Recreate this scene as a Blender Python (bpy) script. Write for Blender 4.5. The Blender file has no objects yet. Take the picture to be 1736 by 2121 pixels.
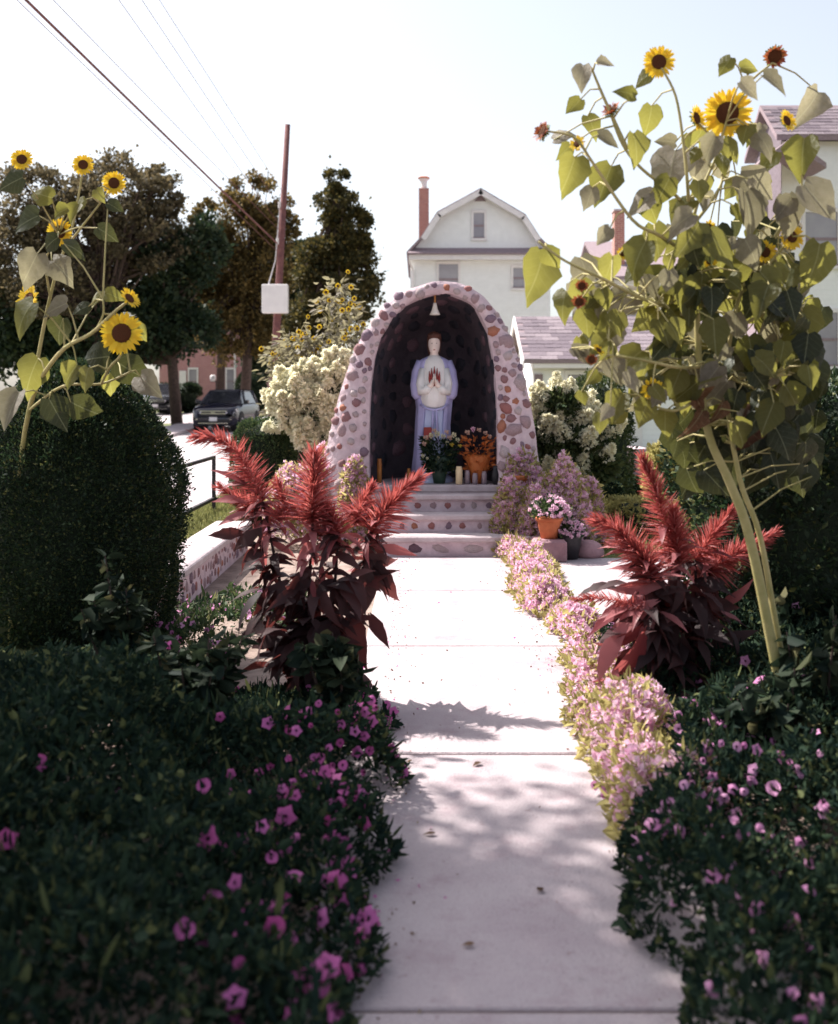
import bpy, math, random
import numpy as np
from mathutils import Vector, Matrix, noise

random.seed(7)
RNG = np.random.default_rng(11)
R = math.radians
S = bpy.context.scene
COL = S.collection

# ------------------------------------------------------------------ camera
CAMH, F = 1.55, 2254.0           # eye height (m), focal length in picture units (picture 1736 x 2121)
cam = bpy.data.cameras.new('camera')
co = bpy.data.objects.new('camera', cam); COL.objects.link(co)
co.location = (0, 0, CAMH); co.rotation_euler = (R(90), 0, 0)
cam.sensor_fit = 'HORIZONTAL'; cam.sensor_width = 36; cam.lens = 36*F/1736
cam.shift_y = -238.5/1736
cam.clip_start = 0.05; cam.clip_end = 3000
cam.dof.use_dof = True; cam.dof.focus_distance = 7.8; cam.dof.aperture_fstop = 2.8
S.camera = co

# ------------------------------------------------------------------ light
AZ, EL = 57, 52                  # sun: degrees left of the view direction, and elevation
SUN = Vector((-math.sin(R(AZ))*math.cos(R(EL)), math.cos(R(AZ))*math.cos(R(EL)), math.sin(R(EL))))
w = bpy.data.worlds.new('World'); S.world = w; w.use_nodes = True
nt = w.node_tree; nt.nodes.clear()
sky = nt.nodes.new('ShaderNodeTexSky'); sky.sky_type = 'NISHITA'; sky.sun_disc = False
sky.sun_elevation = R(EL); sky.sun_rotation = R(-AZ); sky.air_density = 1.0; sky.dust_density = 2.5; sky.ozone_density = 1.0
hs = nt.nodes.new('ShaderNodeHueSaturation'); hs.inputs['Saturation'].default_value = 0.45
bg = nt.nodes.new('ShaderNodeBackground'); bg.inputs[1].default_value = 0.09
wo = nt.nodes.new('ShaderNodeOutputWorld')
nt.links.new(sky.outputs[0], hs.inputs['Color']); nt.links.new(hs.outputs[0], bg.inputs[0]); nt.links.new(bg.outputs[0], wo.inputs[0])
sl = bpy.data.lights.new('sun', 'SUN'); sl.energy = 4.2; sl.angle = R(0.6); sl.color = (1, .95, .88)
so = bpy.data.objects.new('sun', sl); COL.objects.link(so); so.rotation_euler = SUN.to_track_quat('Z', 'Y').to_euler()
so.location = (-20, 20, 30)
S.view_settings.view_transform = 'Standard'; S.view_settings.look = 'None'
S.view_settings.gamma = 1.0; S.view_settings.exposure = 1.38

# ------------------------------------------------------------------ helpers
def P(x, y, Y):                  # a pixel of the photograph and a distance -> a point
    return Vector(((x-868)/F*Y, Y, CAMH-(y-822)/F*Y))

def mat(name, c1, c2=None, rough=.75, scale=8.0, bump=0.0, bscale=40.0, spec=.3, metal=0.0, detail=4.0, lo=.35, hi=.65):
    m = bpy.data.materials.new(name); m.use_nodes = True
    t = m.node_tree; b = t.nodes['Principled BSDF']
    b.inputs['Roughness'].default_value = rough; b.inputs['Metallic'].default_value = metal
    b.inputs['Specular IOR Level'].default_value = spec
    tc = t.nodes.new('ShaderNodeTexCoord')
    if c2 is None: c2 = tuple(min(1, v*.8) for v in c1)
    n = t.nodes.new('ShaderNodeTexNoise'); n.inputs['Scale'].default_value = scale; n.inputs['Detail'].default_value = detail
    n.inputs['Roughness'].default_value = .65
    r = t.nodes.new('ShaderNodeValToRGB')
    r.color_ramp.elements[0].position = lo; r.color_ramp.elements[1].position = hi
    r.color_ramp.elements[0].color = (*c1, 1); r.color_ramp.elements[1].color = (*c2, 1)
    t.links.new(tc.outputs['Object'], n.inputs['Vector']); t.links.new(n.outputs[0], r.inputs[0]); t.links.new(r.outputs[0], b.inputs['Base Color'])
    if bump:
        n2 = t.nodes.new('ShaderNodeTexNoise'); n2.inputs['Scale'].default_value = bscale; n2.inputs['Detail'].default_value = 6
        bp = t.nodes.new('ShaderNodeBump'); bp.inputs['Strength'].default_value = bump; bp.inputs['Distance'].default_value = .02
        t.links.new(tc.outputs['Object'], n2.inputs['Vector']); t.links.new(n2.outputs[0], bp.inputs['Height']); t.links.new(bp.outputs[0], b.inputs['Normal'])
    return m

def leafmat(name, c1, c2, trans=.4, rough=.5, tc=None, c3=None, spec=.3, byobj=False, vein=False):
    m = bpy.data.materials.new(name); m.use_nodes = True
    t = m.node_tree; b = t.nodes['Principled BSDF']; out = t.nodes['Material Output']
    if byobj:
        g = t.nodes.new('ShaderNodeObjectInfo'); rnd = g.outputs['Random']
    else:
        g = t.nodes.new('ShaderNodeNewGeometry'); rnd = g.outputs['Random Per Island']
    r = t.nodes.new('ShaderNodeValToRGB')
    r.color_ramp.elements[0].color = (*c1, 1); r.color_ramp.elements[1].color = (*c2, 1)
    if c3:
        e = r.color_ramp.elements.new(.85); e.color = (*c2, 1); r.color_ramp.elements[-1].color = (*c3, 1)
    t.links.new(rnd, r.inputs[0])
    colr = r.outputs[0]
    if vein:
        tco = t.nodes.new('ShaderNodeTexCoord')
        n = t.nodes.new('ShaderNodeTexNoise'); n.inputs['Scale'].default_value = 7; n.inputs['Detail'].default_value = 5
        mx = t.nodes.new('ShaderNodeMix'); mx.data_type = 'RGBA'; mx.blend_type = 'MULTIPLY'; mx.inputs['Factor'].default_value = 1
        rr = t.nodes.new('ShaderNodeValToRGB'); rr.color_ramp.elements[0].position = .3; rr.color_ramp.elements[1].position = .7
        rr.color_ramp.elements[0].color = (.6, .6, .55, 1); rr.color_ramp.elements[1].color = (1, 1, 1, 1)
        t.links.new(tco.outputs['Object'], n.inputs['Vector']); t.links.new(n.outputs[0], rr.inputs[0])
        t.links.new(colr, mx.inputs[6]); t.links.new(rr.outputs[0], mx.inputs[7]); colr = mx.outputs[2]
        sx_ = t.nodes.new('ShaderNodeSeparateXYZ'); ab = t.nodes.new('ShaderNodeMath'); ab.operation = 'ABSOLUTE'
        t.links.new(tco.outputs['Object'], sx_.inputs[0]); t.links.new(sx_.outputs[0], ab.inputs[0])
        def mth(op, a, c):
            n_ = t.nodes.new('ShaderNodeMath'); n_.operation = op
            for i_, v_ in enumerate((a, c)):
                if isinstance(v_, (int, float)): n_.inputs[i_].default_value = v_
                else: t.links.new(v_, n_.inputs[i_])
            return n_.outputs[0]
        side = mth('FRACT', mth('MULTIPLY', mth('SUBTRACT', sx_.outputs[1], mth('ADD', mth('MULTIPLY', ab.outputs[0], .75), mth('MULTIPLY', n.outputs[0], .10))), 6.0), 0)
        vn = mth('MAXIMUM', mth('LESS_THAN', ab.outputs[0], .014), mth('MULTIPLY', mth('LESS_THAN', side, .09), .30))
        hf_ = t.nodes.new('ShaderNodeMix'); hf_.data_type = 'RGBA'; hf_.blend_type = 'SCREEN'; t.links.new(mth('MULTIPLY', vn, .35), hf_.inputs['Factor'])
        t.links.new(colr, hf_.inputs[6]); hf_.inputs[7].default_value = (.35, .36, .22, 1); colr = hf_.outputs[2]
        bpn = t.nodes.new('ShaderNodeBump'); bpn.inputs['Strength'].default_value = .5; bpn.inputs['Distance'].default_value = .02
        t.links.new(mth('ADD', mth('MULTIPLY', side, .6), n.outputs[0]), bpn.inputs['Height']); t.links.new(bpn.outputs[0], b.inputs['Normal'])
    t.links.new(colr, b.inputs['Base Color'])
    b.inputs['Roughness'].default_value = rough; b.inputs['Specular IOR Level'].default_value = spec
    tr = t.nodes.new('ShaderNodeBsdfTranslucent'); mix = t.nodes.new('ShaderNodeMixShader'); mix.inputs[0].default_value = trans
    if tc:
        mc = t.nodes.new('ShaderNodeMix'); mc.data_type = 'RGBA'; mc.inputs['Factor'].default_value = .6
        mc.inputs[7].default_value = (*tc, 1); t.links.new(colr, mc.inputs[6]); t.links.new(mc.outputs[2], tr.inputs[0])
    else: t.links.new(colr, tr.inputs[0])
    t.links.new(b.outputs[0], mix.inputs[1]); t.links.new(tr.outputs[0], mix.inputs[2]); t.links.new(mix.outputs[0], out.inputs[0])
    return m

ROOT = {}                         # object -> world position of its thing
def thing(name, label, cat, loc=(0, 0, 0), group=None, rz=0, kind=None):
    o = bpy.data.objects.new(name, None); COL.objects.link(o)
    o.location = loc; o.rotation_euler = (0, 0, rz); o.empty_display_size = .1
    o['label'] = label; o['category'] = cat
    if group: o['group'] = group
    if kind: o['kind'] = kind
    ROOT[o] = Vector(loc)
    return o
def tag(o, label=None, cat=None, group=None, kind=None):
    if label: o['label'] = label
    if cat: o['category'] = cat
    if group: o['group'] = group
    if kind: o['kind'] = kind
    return o
def link(name, me, parent=None, M=None):
    o = bpy.data.objects.new(name, me); COL.objects.link(o)
    if parent is not None:
        o.parent = parent; ROOT[o] = ROOT[parent]
    if M is not None:
        o.matrix_local = Matrix.Translation(-ROOT[parent]) @ M if parent is not None else M
    return o

class MB:
    def __init__(s): s.v = []; s.f = []; s.mi = []
    def add(s, vs, fs, mi=0):
        k = len(s.v); s.v += [tuple(v) for v in vs]; s.f += [tuple(i+k for i in f) for f in fs]; s.mi += [mi]*len(fs); return s
    def box(s, x0, x1, y0, y1, z0, z1, b=0.0, mi=0):
        if b <= 0:
            vs = [(x, y, z) for z in (z0, z1) for y in (y0, y1) for x in (x0, x1)]
            return s.add(vs, [(0, 2, 3, 1), (4, 5, 7, 6), (0, 1, 5, 4), (2, 6, 7, 3), (0, 4, 6, 2), (1, 3, 7, 5)], mi)
        vs = []
        for z, i in ((z0, b), (z0+b, 0), (z1-b, 0), (z1, b)):
            a0, a1, c0, c1 = x0+i, x1-i, y0+i, y1-i
            q = b*.6
            vs += [(a0+q, c0, z), (a1-q, c0, z), (a1, c0+q, z), (a1, c1-q, z), (a1-q, c1, z), (a0+q, c1, z), (a0, c1-q, z), (a0, c0+q, z)]
        fs = [tuple(range(7, -1, -1)), tuple(range(24, 32))]
        for k in range(3):
            for j in range(8): fs.append((k*8+j, k*8+(j+1) % 8, k*8+8+(j+1) % 8, k*8+8+j))
        return s.add(vs, fs, mi)
    def tube(s, pts, rad, n=7, cap=True, mi=0):
        pts = [Vector(p) for p in pts]
        if not hasattr(rad, '__len__'): rad = [rad]*len(pts)
        vs = []; prev = None
        for i, p in enumerate(pts):
            t = (pts[min(i+1, len(pts)-1)]-pts[max(i-1, 0)])
            if t.length < 1e-9: t = Vector((0, 0, 1))
            t.normalize()
            a = prev if prev is not None else (Vector((1, 0, 0)) if abs(t.x) < .9 else Vector((0, 1, 0)))
            a = (a-t*a.dot(t)); a.normalize(); prev = a; b = t.cross(a)
            for j in range(n):
                an = 2*math.pi*j/n; vs.append(p+(a*math.cos(an)+b*math.sin(an))*rad[i])
        fs = []
        for i in range(len(pts)-1):
            for j in range(n): fs.append((i*n+j, i*n+(j+1) % n, (i+1)*n+(j+1) % n, (i+1)*n+j))
        if cap: fs.append(tuple(range(n-1, -1, -1))); fs.append(tuple((len(pts)-1)*n+j for j in range(n)))
        return s.add(vs, fs, mi)
    def lathe(s, prof, c=(0, 0, 0), n=14, mi=0, sx=1, sy=1):
        vs = []; fs = []
        for r, z in prof:
            for j in range(n):
                a = 2*math.pi*j/n; vs.append((c[0]+r*sx*math.cos(a), c[1]+r*sy*math.sin(a), c[2]+z))
        for i in range(len(prof)-1):
            for j in range(n): fs.append((i*n+j, i*n+(j+1) % n, (i+1)*n+(j+1) % n, (i+1)*n+j))
        fs.append(tuple(range(n-1, -1, -1))); fs.append(tuple((len(prof)-1)*n+j for j in range(n)))
        return s.add(vs, fs, mi)
    def prism(s, poly, y0, y1, mi=0):        # polygon in x,z pushed along y
        n = len(poly)
        vs = [(p[0], y0, p[1]) for p in poly]+[(p[0], y1, p[1]) for p in poly]
        fs = [tuple(range(n)), tuple(range(2*n-1, n-1, -1))]
        for i in range(n): fs.append((i, i+n, (i+1) % n+n, (i+1) % n))
        return s.add(vs, fs, mi)
    def loft(s, secs, closed=True, cap=True, mi=0):
        n = len(secs[0]); vs = [v for c in secs for v in c]; fs = []
        for i in range(len(secs)-1):
            for j in range(n if closed else n-1): fs.append((i*n+j, i*n+(j+1) % n, (i+1)*n+(j+1) % n, (i+1)*n+j))
        if cap: fs.append(tuple(range(n-1, -1, -1))); fs.append(tuple((len(secs)-1)*n+j for j in range(n)))
        return s.add(vs, fs, mi)
    def mesh(s, name, mats, off=None, smooth=False):
        me = bpy.data.meshes.new(name)
        vs = s.v if off is None else [(v[0]-off[0], v[1]-off[1], v[2]-off[2]) for v in s.v]
        me.from_pydata(vs, [], s.f); me.update()
        for m in (mats if isinstance(mats, (list, tuple)) else [mats]): me.materials.append(m)
        if len(me.materials) > 1: me.polygons.foreach_set('material_index', s.mi)
        if smooth: me.polygons.foreach_set('use_smooth', [True]*len(me.polygons))
        return me
    def build(s, name, mats, parent=None, smooth=False, local=False):
        off = None if (local or parent is None) else ROOT[parent]
        return link(name, s.mesh(name, mats, off, smooth), parent)

def unit(a): return a/np.maximum(np.linalg.norm(a, axis=1, keepdims=True), 1e-9)
def leafmesh(name, pos, dirs, L, W, m, six=False, curl=.25, mi=None):
    """many leaves as one mesh: pos, dirs (N,3); L, W (N,)"""
    N = len(pos); d = unit(dirs)
    side = unit(np.cross(d, RNG.normal(size=(N, 3))))
    nrm = np.cross(side, d)
    L = L[:, None]; W = W[:, None]
    if six:
        k = 6
        v = np.stack([pos, pos+d*L*.3+side*W*.5+nrm*W*curl, pos+d*L*.68+side*W*.38+nrm*W*curl*.8, pos+d*L-nrm*W*curl*.6,
                      pos+d*L*.68-side*W*.38+nrm*W*curl*.8, pos+d*L*.3-side*W*.5+nrm*W*curl], 1)
        polys = np.array([[0, 1, 2, 3], [0, 3, 4, 5]])
    else:
        k = 4
        v = np.stack([pos, pos+d*L*.5+side*W*.5+nrm*W*curl, pos+d*L, pos+d*L*.5-side*W*.5+nrm*W*curl], 1)
        polys = np.array([[0, 1, 2, 3]])
    me = bpy.data.meshes.new(name); v = v.reshape(-1, 3).astype(np.float32)
    idx = (np.arange(N)[:, None, None]*k+polys[None]).reshape(-1).astype(np.int32); nf = N*len(polys)
    me.vertices.add(len(v)); me.vertices.foreach_set('co', v.ravel())
    me.loops.add(len(idx)); me.loops.foreach_set('vertex_index', idx)
    me.polygons.add(nf); me.polygons.foreach_set('loop_start', np.arange(0, 4*nf, 4, dtype=np.int32))
    me.update(calc_edges=True); me.validate()
    for q in (m if isinstance(m, (list, tuple)) else [m]): me.materials.append(q)
    return me
def cloud(name, pos, dirs, L, W, m, parent, six=False, curl=.25):
    off = np.array(ROOT[parent]) if parent is not None else 0
    return link(name, leafmesh(name, np.asarray(pos)-off, dirs, L, W, m, six, curl), parent)
def rn(n, a, b): return RNG.uniform(a, b, n)
def sphere_pts(n): return unit(RNG.normal(size=(n, 3)))
def frame(pos, d, n, s=1.0):
    y = Vector(d).normalized(); n = Vector(n); z = n-y*n.dot(y)
    if z.length < 1e-4: z = y.orthogonal()
    z.normalize(); x = y.cross(z)
    M = Matrix((x, y, z)).transposed().to_4x4()
    sc = s if hasattr(s, '__len__') else (s, s, s)
    return Matrix.Translation(pos) @ M @ Matrix.Diagonal((*sc, 1))
def fbm(x, y, s=1.0): return noise.noise(Vector((x*s, y*s, 3.1)))

# ------------------------------------------------------------------ materials
M = {}
M['concrete'] = mat('concrete', (.42, .365, .375), (.33, .28, .29), .85, 1.6, .25, 60, detail=8, lo=.3, hi=.75)
M['cast'] = mat('cast_concrete', (.54, .46, .475), (.42, .34, .355), .85, 5, .3, 50)
M['soil'] = mat('soil', (.17, .12, .10), (.33, .25, .22), .95, 5, .6, 25, detail=8)
M['road'] = mat('road', (.40, .36, .37), (.33, .30, .31), .9, .8, .2, 60, detail=8)
M['grassground'] = mat('grass_ground', (.10, .13, .04), (.20, .19, .09), .95, 3, .5, 40)
M['mortar'] = mat('mortar', (.66, .53, .57), (.50, .38, .42), .9, 9, .6, 22, detail=8)
M['nicheshade'] = mat('shaded_niche_mortar', (.085, .065, .08), (.05, .04, .052), .9, 5, .6, 22, detail=8)  # the grotto mortar again, with the niche's shade put into its colour
M['white'] = mat('white_siding', (.84, .84, .84), (.79, .79, .79), .7, 3)
M['trim'] = mat('white_trim', (.78, .74, .74), (.70, .66, .67), .5, 3)
M['shingle'] = [mat('shingle_'+str(i), c, tuple(v*.75 for v in c), .9, 12, .4, 60) for i, c in enumerate([(.235, .19, .215), (.20, .16, .185), (.27, .22, .245), (.165, .13, .155)])]
M['roofgrey'] = mat('roof_grey', (.30, .23, .25), (.24, .18, .20), .9, 12, .4, 60)
M['terracotta'] = mat('terracotta', (.55, .17, .07), (.42, .12, .05), .8, 10, .2, 30)
M['black'] = mat('black_metal', (.015, .014, .018), (.03, .026, .03), .45, 20)
M['pole'] = mat('pole_wood', (.20, .085, .08), (.12, .05, .055), .9, 6, .5, 30)
M['bark'] = mat('bark', (.10, .065, .055), (.05, .035, .03), .95, 10, .6, 25)
M['glass'] = mat('window_glass', (.25, .23, .27), (.35, .33, .36), .12, .6, spec=.6)
M['darkglass'] = mat('dark_glass', (.02, .02, .025), (.04, .04, .05), .08, 1, spec=.6)
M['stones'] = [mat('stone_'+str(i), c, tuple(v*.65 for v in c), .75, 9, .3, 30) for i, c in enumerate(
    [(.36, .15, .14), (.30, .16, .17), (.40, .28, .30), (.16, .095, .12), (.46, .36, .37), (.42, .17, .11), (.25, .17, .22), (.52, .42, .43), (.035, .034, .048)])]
def brick_mat(name, c1, c2, mortar, scale):
    m = bpy.data.materials.new(name); m.use_nodes = True; t = m.node_tree; b = t.nodes['Principled BSDF']; b.inputs['Roughness'].default_value = .9
    tc = t.nodes.new('ShaderNodeTexCoord'); sp = t.nodes.new('ShaderNodeSeparateXYZ'); ad = t.nodes.new('ShaderNodeMath'); ad.operation = 'ADD'
    cb = t.nodes.new('ShaderNodeCombineXYZ'); br = t.nodes.new('ShaderNodeTexBrick'); br.inputs['Scale'].default_value = scale
    br.inputs['Color1'].default_value = (*c1, 1); br.inputs['Color2'].default_value = (*c2, 1); br.inputs['Mortar'].default_value = (*mortar, 1)
    br.inputs['Brick Width'].default_value = .22; br.inputs['Row Height'].default_value = .075; br.inputs['Mortar Size'].default_value = .008
    t.links.new(tc.outputs['Object'], sp.inputs[0]); t.links.new(sp.outputs[0], ad.inputs[0]); t.links.new(sp.outputs[1], ad.inputs[1])
    t.links.new(ad.outputs[0], cb.inputs[0]); t.links.new(sp.outputs[2], cb.inputs[1]); t.links.new(cb.outputs[0], br.inputs[0]); t.links.new(br.outputs[0], b.inputs['Base Color'])
    return m
M['brick'] = brick_mat('red_brick', (.42, .17, .13), (.33, .12, .10), (.50, .38, .34), 1.0)
M['brickpink'] = brick_mat('pink_brick', (.42, .19, .19), (.36, .15, .16), (.5, .35, .35), 1.0)
def concrete_mat(name, c1, c2, stain):
    m = mat(name, c1, c2, .88, 1.3, .35, 90, detail=10, lo=.28, hi=.78); t = m.node_tree; b = t.nodes['Principled BSDF']
    src = b.inputs['Base Color'].links[0].from_socket; tc = next(n for n in t.nodes if n.type == 'TEX_COORD')
    def layer(src, scale, lo, hi, c, fac, detail=8, kind='noise'):
        if kind == 'noise':
            n = t.nodes.new('ShaderNodeTexNoise'); n.inputs['Detail'].default_value = detail; n.inputs['Roughness'].default_value = .7; o_ = n.outputs[0]
        else:
            n = t.nodes.new('ShaderNodeTexVoronoi'); n.feature = 'DISTANCE_TO_EDGE'; o_ = n.outputs[0]
        n.inputs['Scale'].default_value = scale; t.links.new(tc.outputs['Object'], n.inputs['Vector'])
        r = t.nodes.new('ShaderNodeValToRGB'); r.color_ramp.elements[0].position = lo; r.color_ramp.elements[1].position = hi
        inv = kind != 'noise'
        r.color_ramp.elements[0].color = (fac,)*3+(1,) if inv else (0, 0, 0, 1); r.color_ramp.elements[1].color = (0, 0, 0, 1) if inv else (fac,)*3+(1,)
        x = t.nodes.new('ShaderNodeMix'); x.data_type = 'RGBA'; x.blend_type = 'MULTIPLY'
        t.links.new(o_, r.inputs[0]); t.links.new(r.outputs[0], x.inputs['Factor']); t.links.new(src, x.inputs[6]); x.inputs[7].default_value = (*c, 1)
        return x.outputs[2]
    s_ = layer(src, 3.1, .52, .72, stain, .75); s_ = layer(s_, .9, .5, .7, (.8, .74, .78), .8); s_ = layer(s_, 140, .55, .7, (.62, .56, .56), .7, 3); s_ = layer(s_, 16, .62, .70, (.6, .5, .5), .6, 4)
    t.links.new(s_, b.inputs['Base Color']); return m
M['concrete'] = concrete_mat('path_concrete', (.46, .395, .415), (.38, .315, .335), (.70, .58, .62))
# siding: overlapping boards
for k_ in ('white',):
    t = M[k_].node_tree; b = t.nodes['Principled BSDF']; tc = next(n for n in t.nodes if n.type == 'TEX_COORD')
    sx_ = t.nodes.new('ShaderNodeSeparateXYZ'); mu = t.nodes.new('ShaderNodeMath'); mu.operation = 'MULTIPLY'; mu.inputs[1].default_value = 7.5
    fr = t.nodes.new('ShaderNodeMath'); fr.operation = 'FRACT'; bp = t.nodes.new('ShaderNodeBump'); bp.inputs['Strength'].default_value = .6; bp.inputs['Distance'].default_value = .02; bp.invert = True
    t.links.new(tc.outputs['Object'], sx_.inputs[0]); t.links.new(sx_.outputs[2], mu.inputs[0]); t.links.new(mu.outputs[0], fr.inputs[0]); t.links.new(fr.outputs[0], bp.inputs['Height']); t.links.new(bp.outputs[0], b.inputs['Normal'])
# foliage
M['yew'] = leafmat('yew_leaf', (.010, .024, .015), (.04, .068, .026), .3, .6, c3=(.14, .14, .045))
M['bush'] = leafmat('bush_leaf', (.018, .04, .02), (.08, .12, .045), .35, .6, c3=(.22, .22, .09))
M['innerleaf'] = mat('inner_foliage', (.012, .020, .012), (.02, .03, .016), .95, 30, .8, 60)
M['tree_mauve'] = leafmat('tree_leaf_mauve', (.06, .052, .032), (.20, .155, .085), .45, .6)
M['tree_dark'] = leafmat('tree_leaf_dark', (.012, .03, .018), (.045, .062, .025), .25, .6)
M['tree_olive'] = leafmat('tree_leaf_olive', (.05, .045, .018), (.24, .16, .05), .45, .6)
M['tree_conifer'] = leafmat('conifer_leaf', (.022, .03, .014), (.13, .10, .03), .35, .6)
M['bedleaf'] = leafmat('bed_leaf', (.008, .020, .017), (.030, .052, .028), .25, .8, c3=(.13, .14, .055), spec=.12)
M['palebed'] = leafmat('pale_bed_leaf', (.28, .25, .09), (.54, .47, .19), .55, .6)
M['grass'] = leafmat('grass_blade', (.13, .15, .05), (.30, .28, .11), .4, .6)
M['sunleaf'] = leafmat('sunflower_leaf', (.022, .036, .016), (.13, .13, .05), .5, .5, tc=(.46, .42, .08), byobj=True, vein=True)
M['sunleafpale'] = leafmat('sunflower_leaf_pale', (.15, .13, .11), (.30, .26, .22), .42, .6, tc=(.42, .38, .2), byobj=True, vein=True)
M['deadleaf'] = leafmat('dead_leaf', (.10, .05, .035), (.24, .12, .06), .3, .8, byobj=True, vein=True)
M['sunstem'] = mat('sunflower_stem', (.42, .35, .16), (.30, .27, .10), .6, 10)
M['petal'] = leafmat('sunflower_petal', (.75, .48, .02), (.85, .62, .05), .35, .5)
M['disc'] = mat('sunflower_disc', (.07, .02, .012), (.20, .07, .02), .95, 60, .8, 150)
M['spent'] = leafmat('spent_petal', (.25, .05, .03), (.45, .16, .05), .3, .7)
M['sepal'] = leafmat('sunflower_sepal', (.14, .17, .05), (.22, .24, .08), .35, .6)
M['plume'] = leafmat('plume_red', (.24, .032, .034), (.46, .10, .10), .45, .6, tc=(.62, .16, .13), c3=(.66, .36, .35))
M['maroonleaf'] = leafmat('maroon_leaf', (.018, .011, .014), (.065, .032, .034), .3, .65, tc=(.25, .05, .04), byobj=True)
M['redleaf'] = leafmat('red_leaf', (.16, .03, .04), (.46, .18, .19), .4, .45, tc=(.55, .14, .12), byobj=True)
M['petunia'] = leafmat('petunia_petal', (.48, .07, .27), (.62, .17, .44), .35, .6, byobj=True)
M['petuniapink'] = leafmat('pink_petunia_petal', (.58, .20, .44), (.74, .38, .60), .4, .6, byobj=True)
M['throat'] = mat('petunia_throat', (.10, .01, .07), (.16, .02, .10), .8)
M['petpale'] = leafmat('pale_petunia_petal', (.78, .44, .62), (.90, .68, .78), .5, .6)
M['hydra'] = leafmat('hydrangea_floret', (.78, .74, .55), (.86, .83, .66), .45, .7)
M['hydraleaf'] = leafmat('hydrangea_leaf', (.025, .05, .02), (.11, .13, .05), .3, .5)

# ------------------------------------------------------------------ ground, path, street
def gz(Y):                        # the street climbs a little in the distance
    if Y < 38: return 0.0
    if Y < 60: return .62*(Y-38)/22
    return .62
def sheet(name, x0, x1, ys, dz, m, kind='structure', thick=0):
    b = MB(); vs = []; n = len(ys)
    for Y in ys: vs += [(x0, Y, gz(Y)+dz), (x1, Y, gz(Y)+dz)]
    b.add(vs, [(2*i, 2*i+1, 2*i+3, 2*i+2) for i in range(n-1)])
    if thick:
        vs2 = [(v[0], v[1], v[2]-thick) for v in vs]
        b.add(vs+vs2, [(2*i+1, 2*i+1+2*n, 2*i+3+2*n, 2*i+3) for i in range(n-1)]+[(2*i, 2*i+2, 2*i+2+2*n, 2*i+2*n) for i in range(n-1)]+[(0, 2*n, 2*n+1, 1)])
    o = b.build(name, m); o['kind'] = kind; return o
YS = [-30, 0, 10, 20, 38, 41, 44, 47, 50, 53, 56, 60, 70, 90, 150, 400, 1500]
sheet('ground', -1500, 1500, YS, -.03, M['soil'])
sheet('lawn', 1.2, 60, [10.6, 20, 38, 41, 44, 47, 50, 53, 56, 60, 70, 90], -.022, M['grassground'])
sheet('verge', -40, -10.3, [-30, 0, 10, 20, 38, 44, 50, 56, 60, 70, 90, 140], -.02, M['grassground'])
sheet('cross_street', -60, -9.2, [50, 53, 56, 60, 64], -.011, M['road'])
sheet('road', -9.2, -4.05, YS[:-2], -.016, M['road'])
sheet('kerb', -4.05, -3.9, YS[:-2], .10, M['cast'], thick=.14)
sheet('far_kerb', -9.35, -9.2, [-30, 0, 10, 20, 38, 41, 44, 47, 49.9], .10, M['cast'], thick=.14)
sheet('sidewalk', -3.9, -2.78, YS[:-2], .105, M['concrete'], thick=.13)
sheet('far_sidewalk', -10.6, -9.35, [-30, 0, 10, 20, 38, 41, 44, 47, 49.9], .105, M['concrete'], thick=.13)
sheet('grass_strip', -2.78, -2.06, [-10, 0, 10, 20, 30], .15, M['grassground'], thick=.17)

pth = MB().box(-.36, 1.03, -3.4, 10.62, -.08, -.012).build('path', M['soil']); pth['kind'] = 'structure'; ROOT[pth] = Vector()
JO = [-3.3, -1.25, .75, 2.75, 4.73, 6.77, 8.73, 10.62]
for a, b in zip(JO[:-1], JO[1:]):
    MB().box(-.34, 1.01, a+.011, b-.011, -.05, 0+random.uniform(-.002, .003), .006).build('slab', M['concrete'], pth)
pat = MB().box(1.06, 4.6, 6.9, 10.5, -.06, -.005, .006).build('patio', M['concrete']); pat['kind'] = 'structure'

# low retaining wall with its concrete cap
wl = thing('retaining_wall', 'low stone retaining wall with a wide pale concrete cap along the grass strip', 'wall', (-1.9, 8, 0))
MB().box(-2.06, -1.76, 7.2, 11.2, -.05, .215).build('core', M['mortar'], wl)
for i in range(2):
    MB().box(-2.09, -1.72, 7.2+2*i+.005, 7.2+2*(i+1)-.005, .215, .275, .01).build('cap', M['cast'], wl)
stv = []
for k in range(5):
    b = MB(); n = 8
    vs = [(0, 0, .5)]
    for ring, (rr, zz) in enumerate(((.62, .42), (1.0, .0), (1.0, -.4))):
        for j in range(n):
            a = 2*math.pi*(j+.5*(ring % 2))/n; q = rr*random.uniform(.74, 1.12); vs.append((q*math.cos(a), q*math.sin(a), zz+random.uniform(-.05, .05)*(ring == 0)))
    fs = [(0, 1+j, 1+(j+1) % n) for j in range(n)]
    for rg in range(2):
        for j in range(n): fs.append((1+rg*n+j, 1+rg*n+n+j, 1+rg*n+n+(j+1) % n, 1+rg*n+(j+1) % n))
    b.add(vs, fs); stv.append([b.mesh('stone', m, None, True) for m in M['stones']])
def stone(parent, pos, nrm, rx, ry, col=None, rot=None, th=.5):
    c = random.choice([0, 1, 1, 2, 2, 3, 4, 5, 6, 6, 7]) if col is None else col
    a = random.uniform(0, 6.28) if rot is None else rot
    n = Vector(nrm).normalized(); up = Vector((0, 0, 1)) if abs(n.z) < .9 else Vector((0, 1, 0))
    x = up.cross(n).normalized(); d = n.cross(x)*math.cos(a)+x*math.sin(a)
    return link('stone', random.choice(stv)[c], parent, frame(Vector(pos), d, n, (rx, ry, min(rx, ry)*th)))
wdone = []
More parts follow.
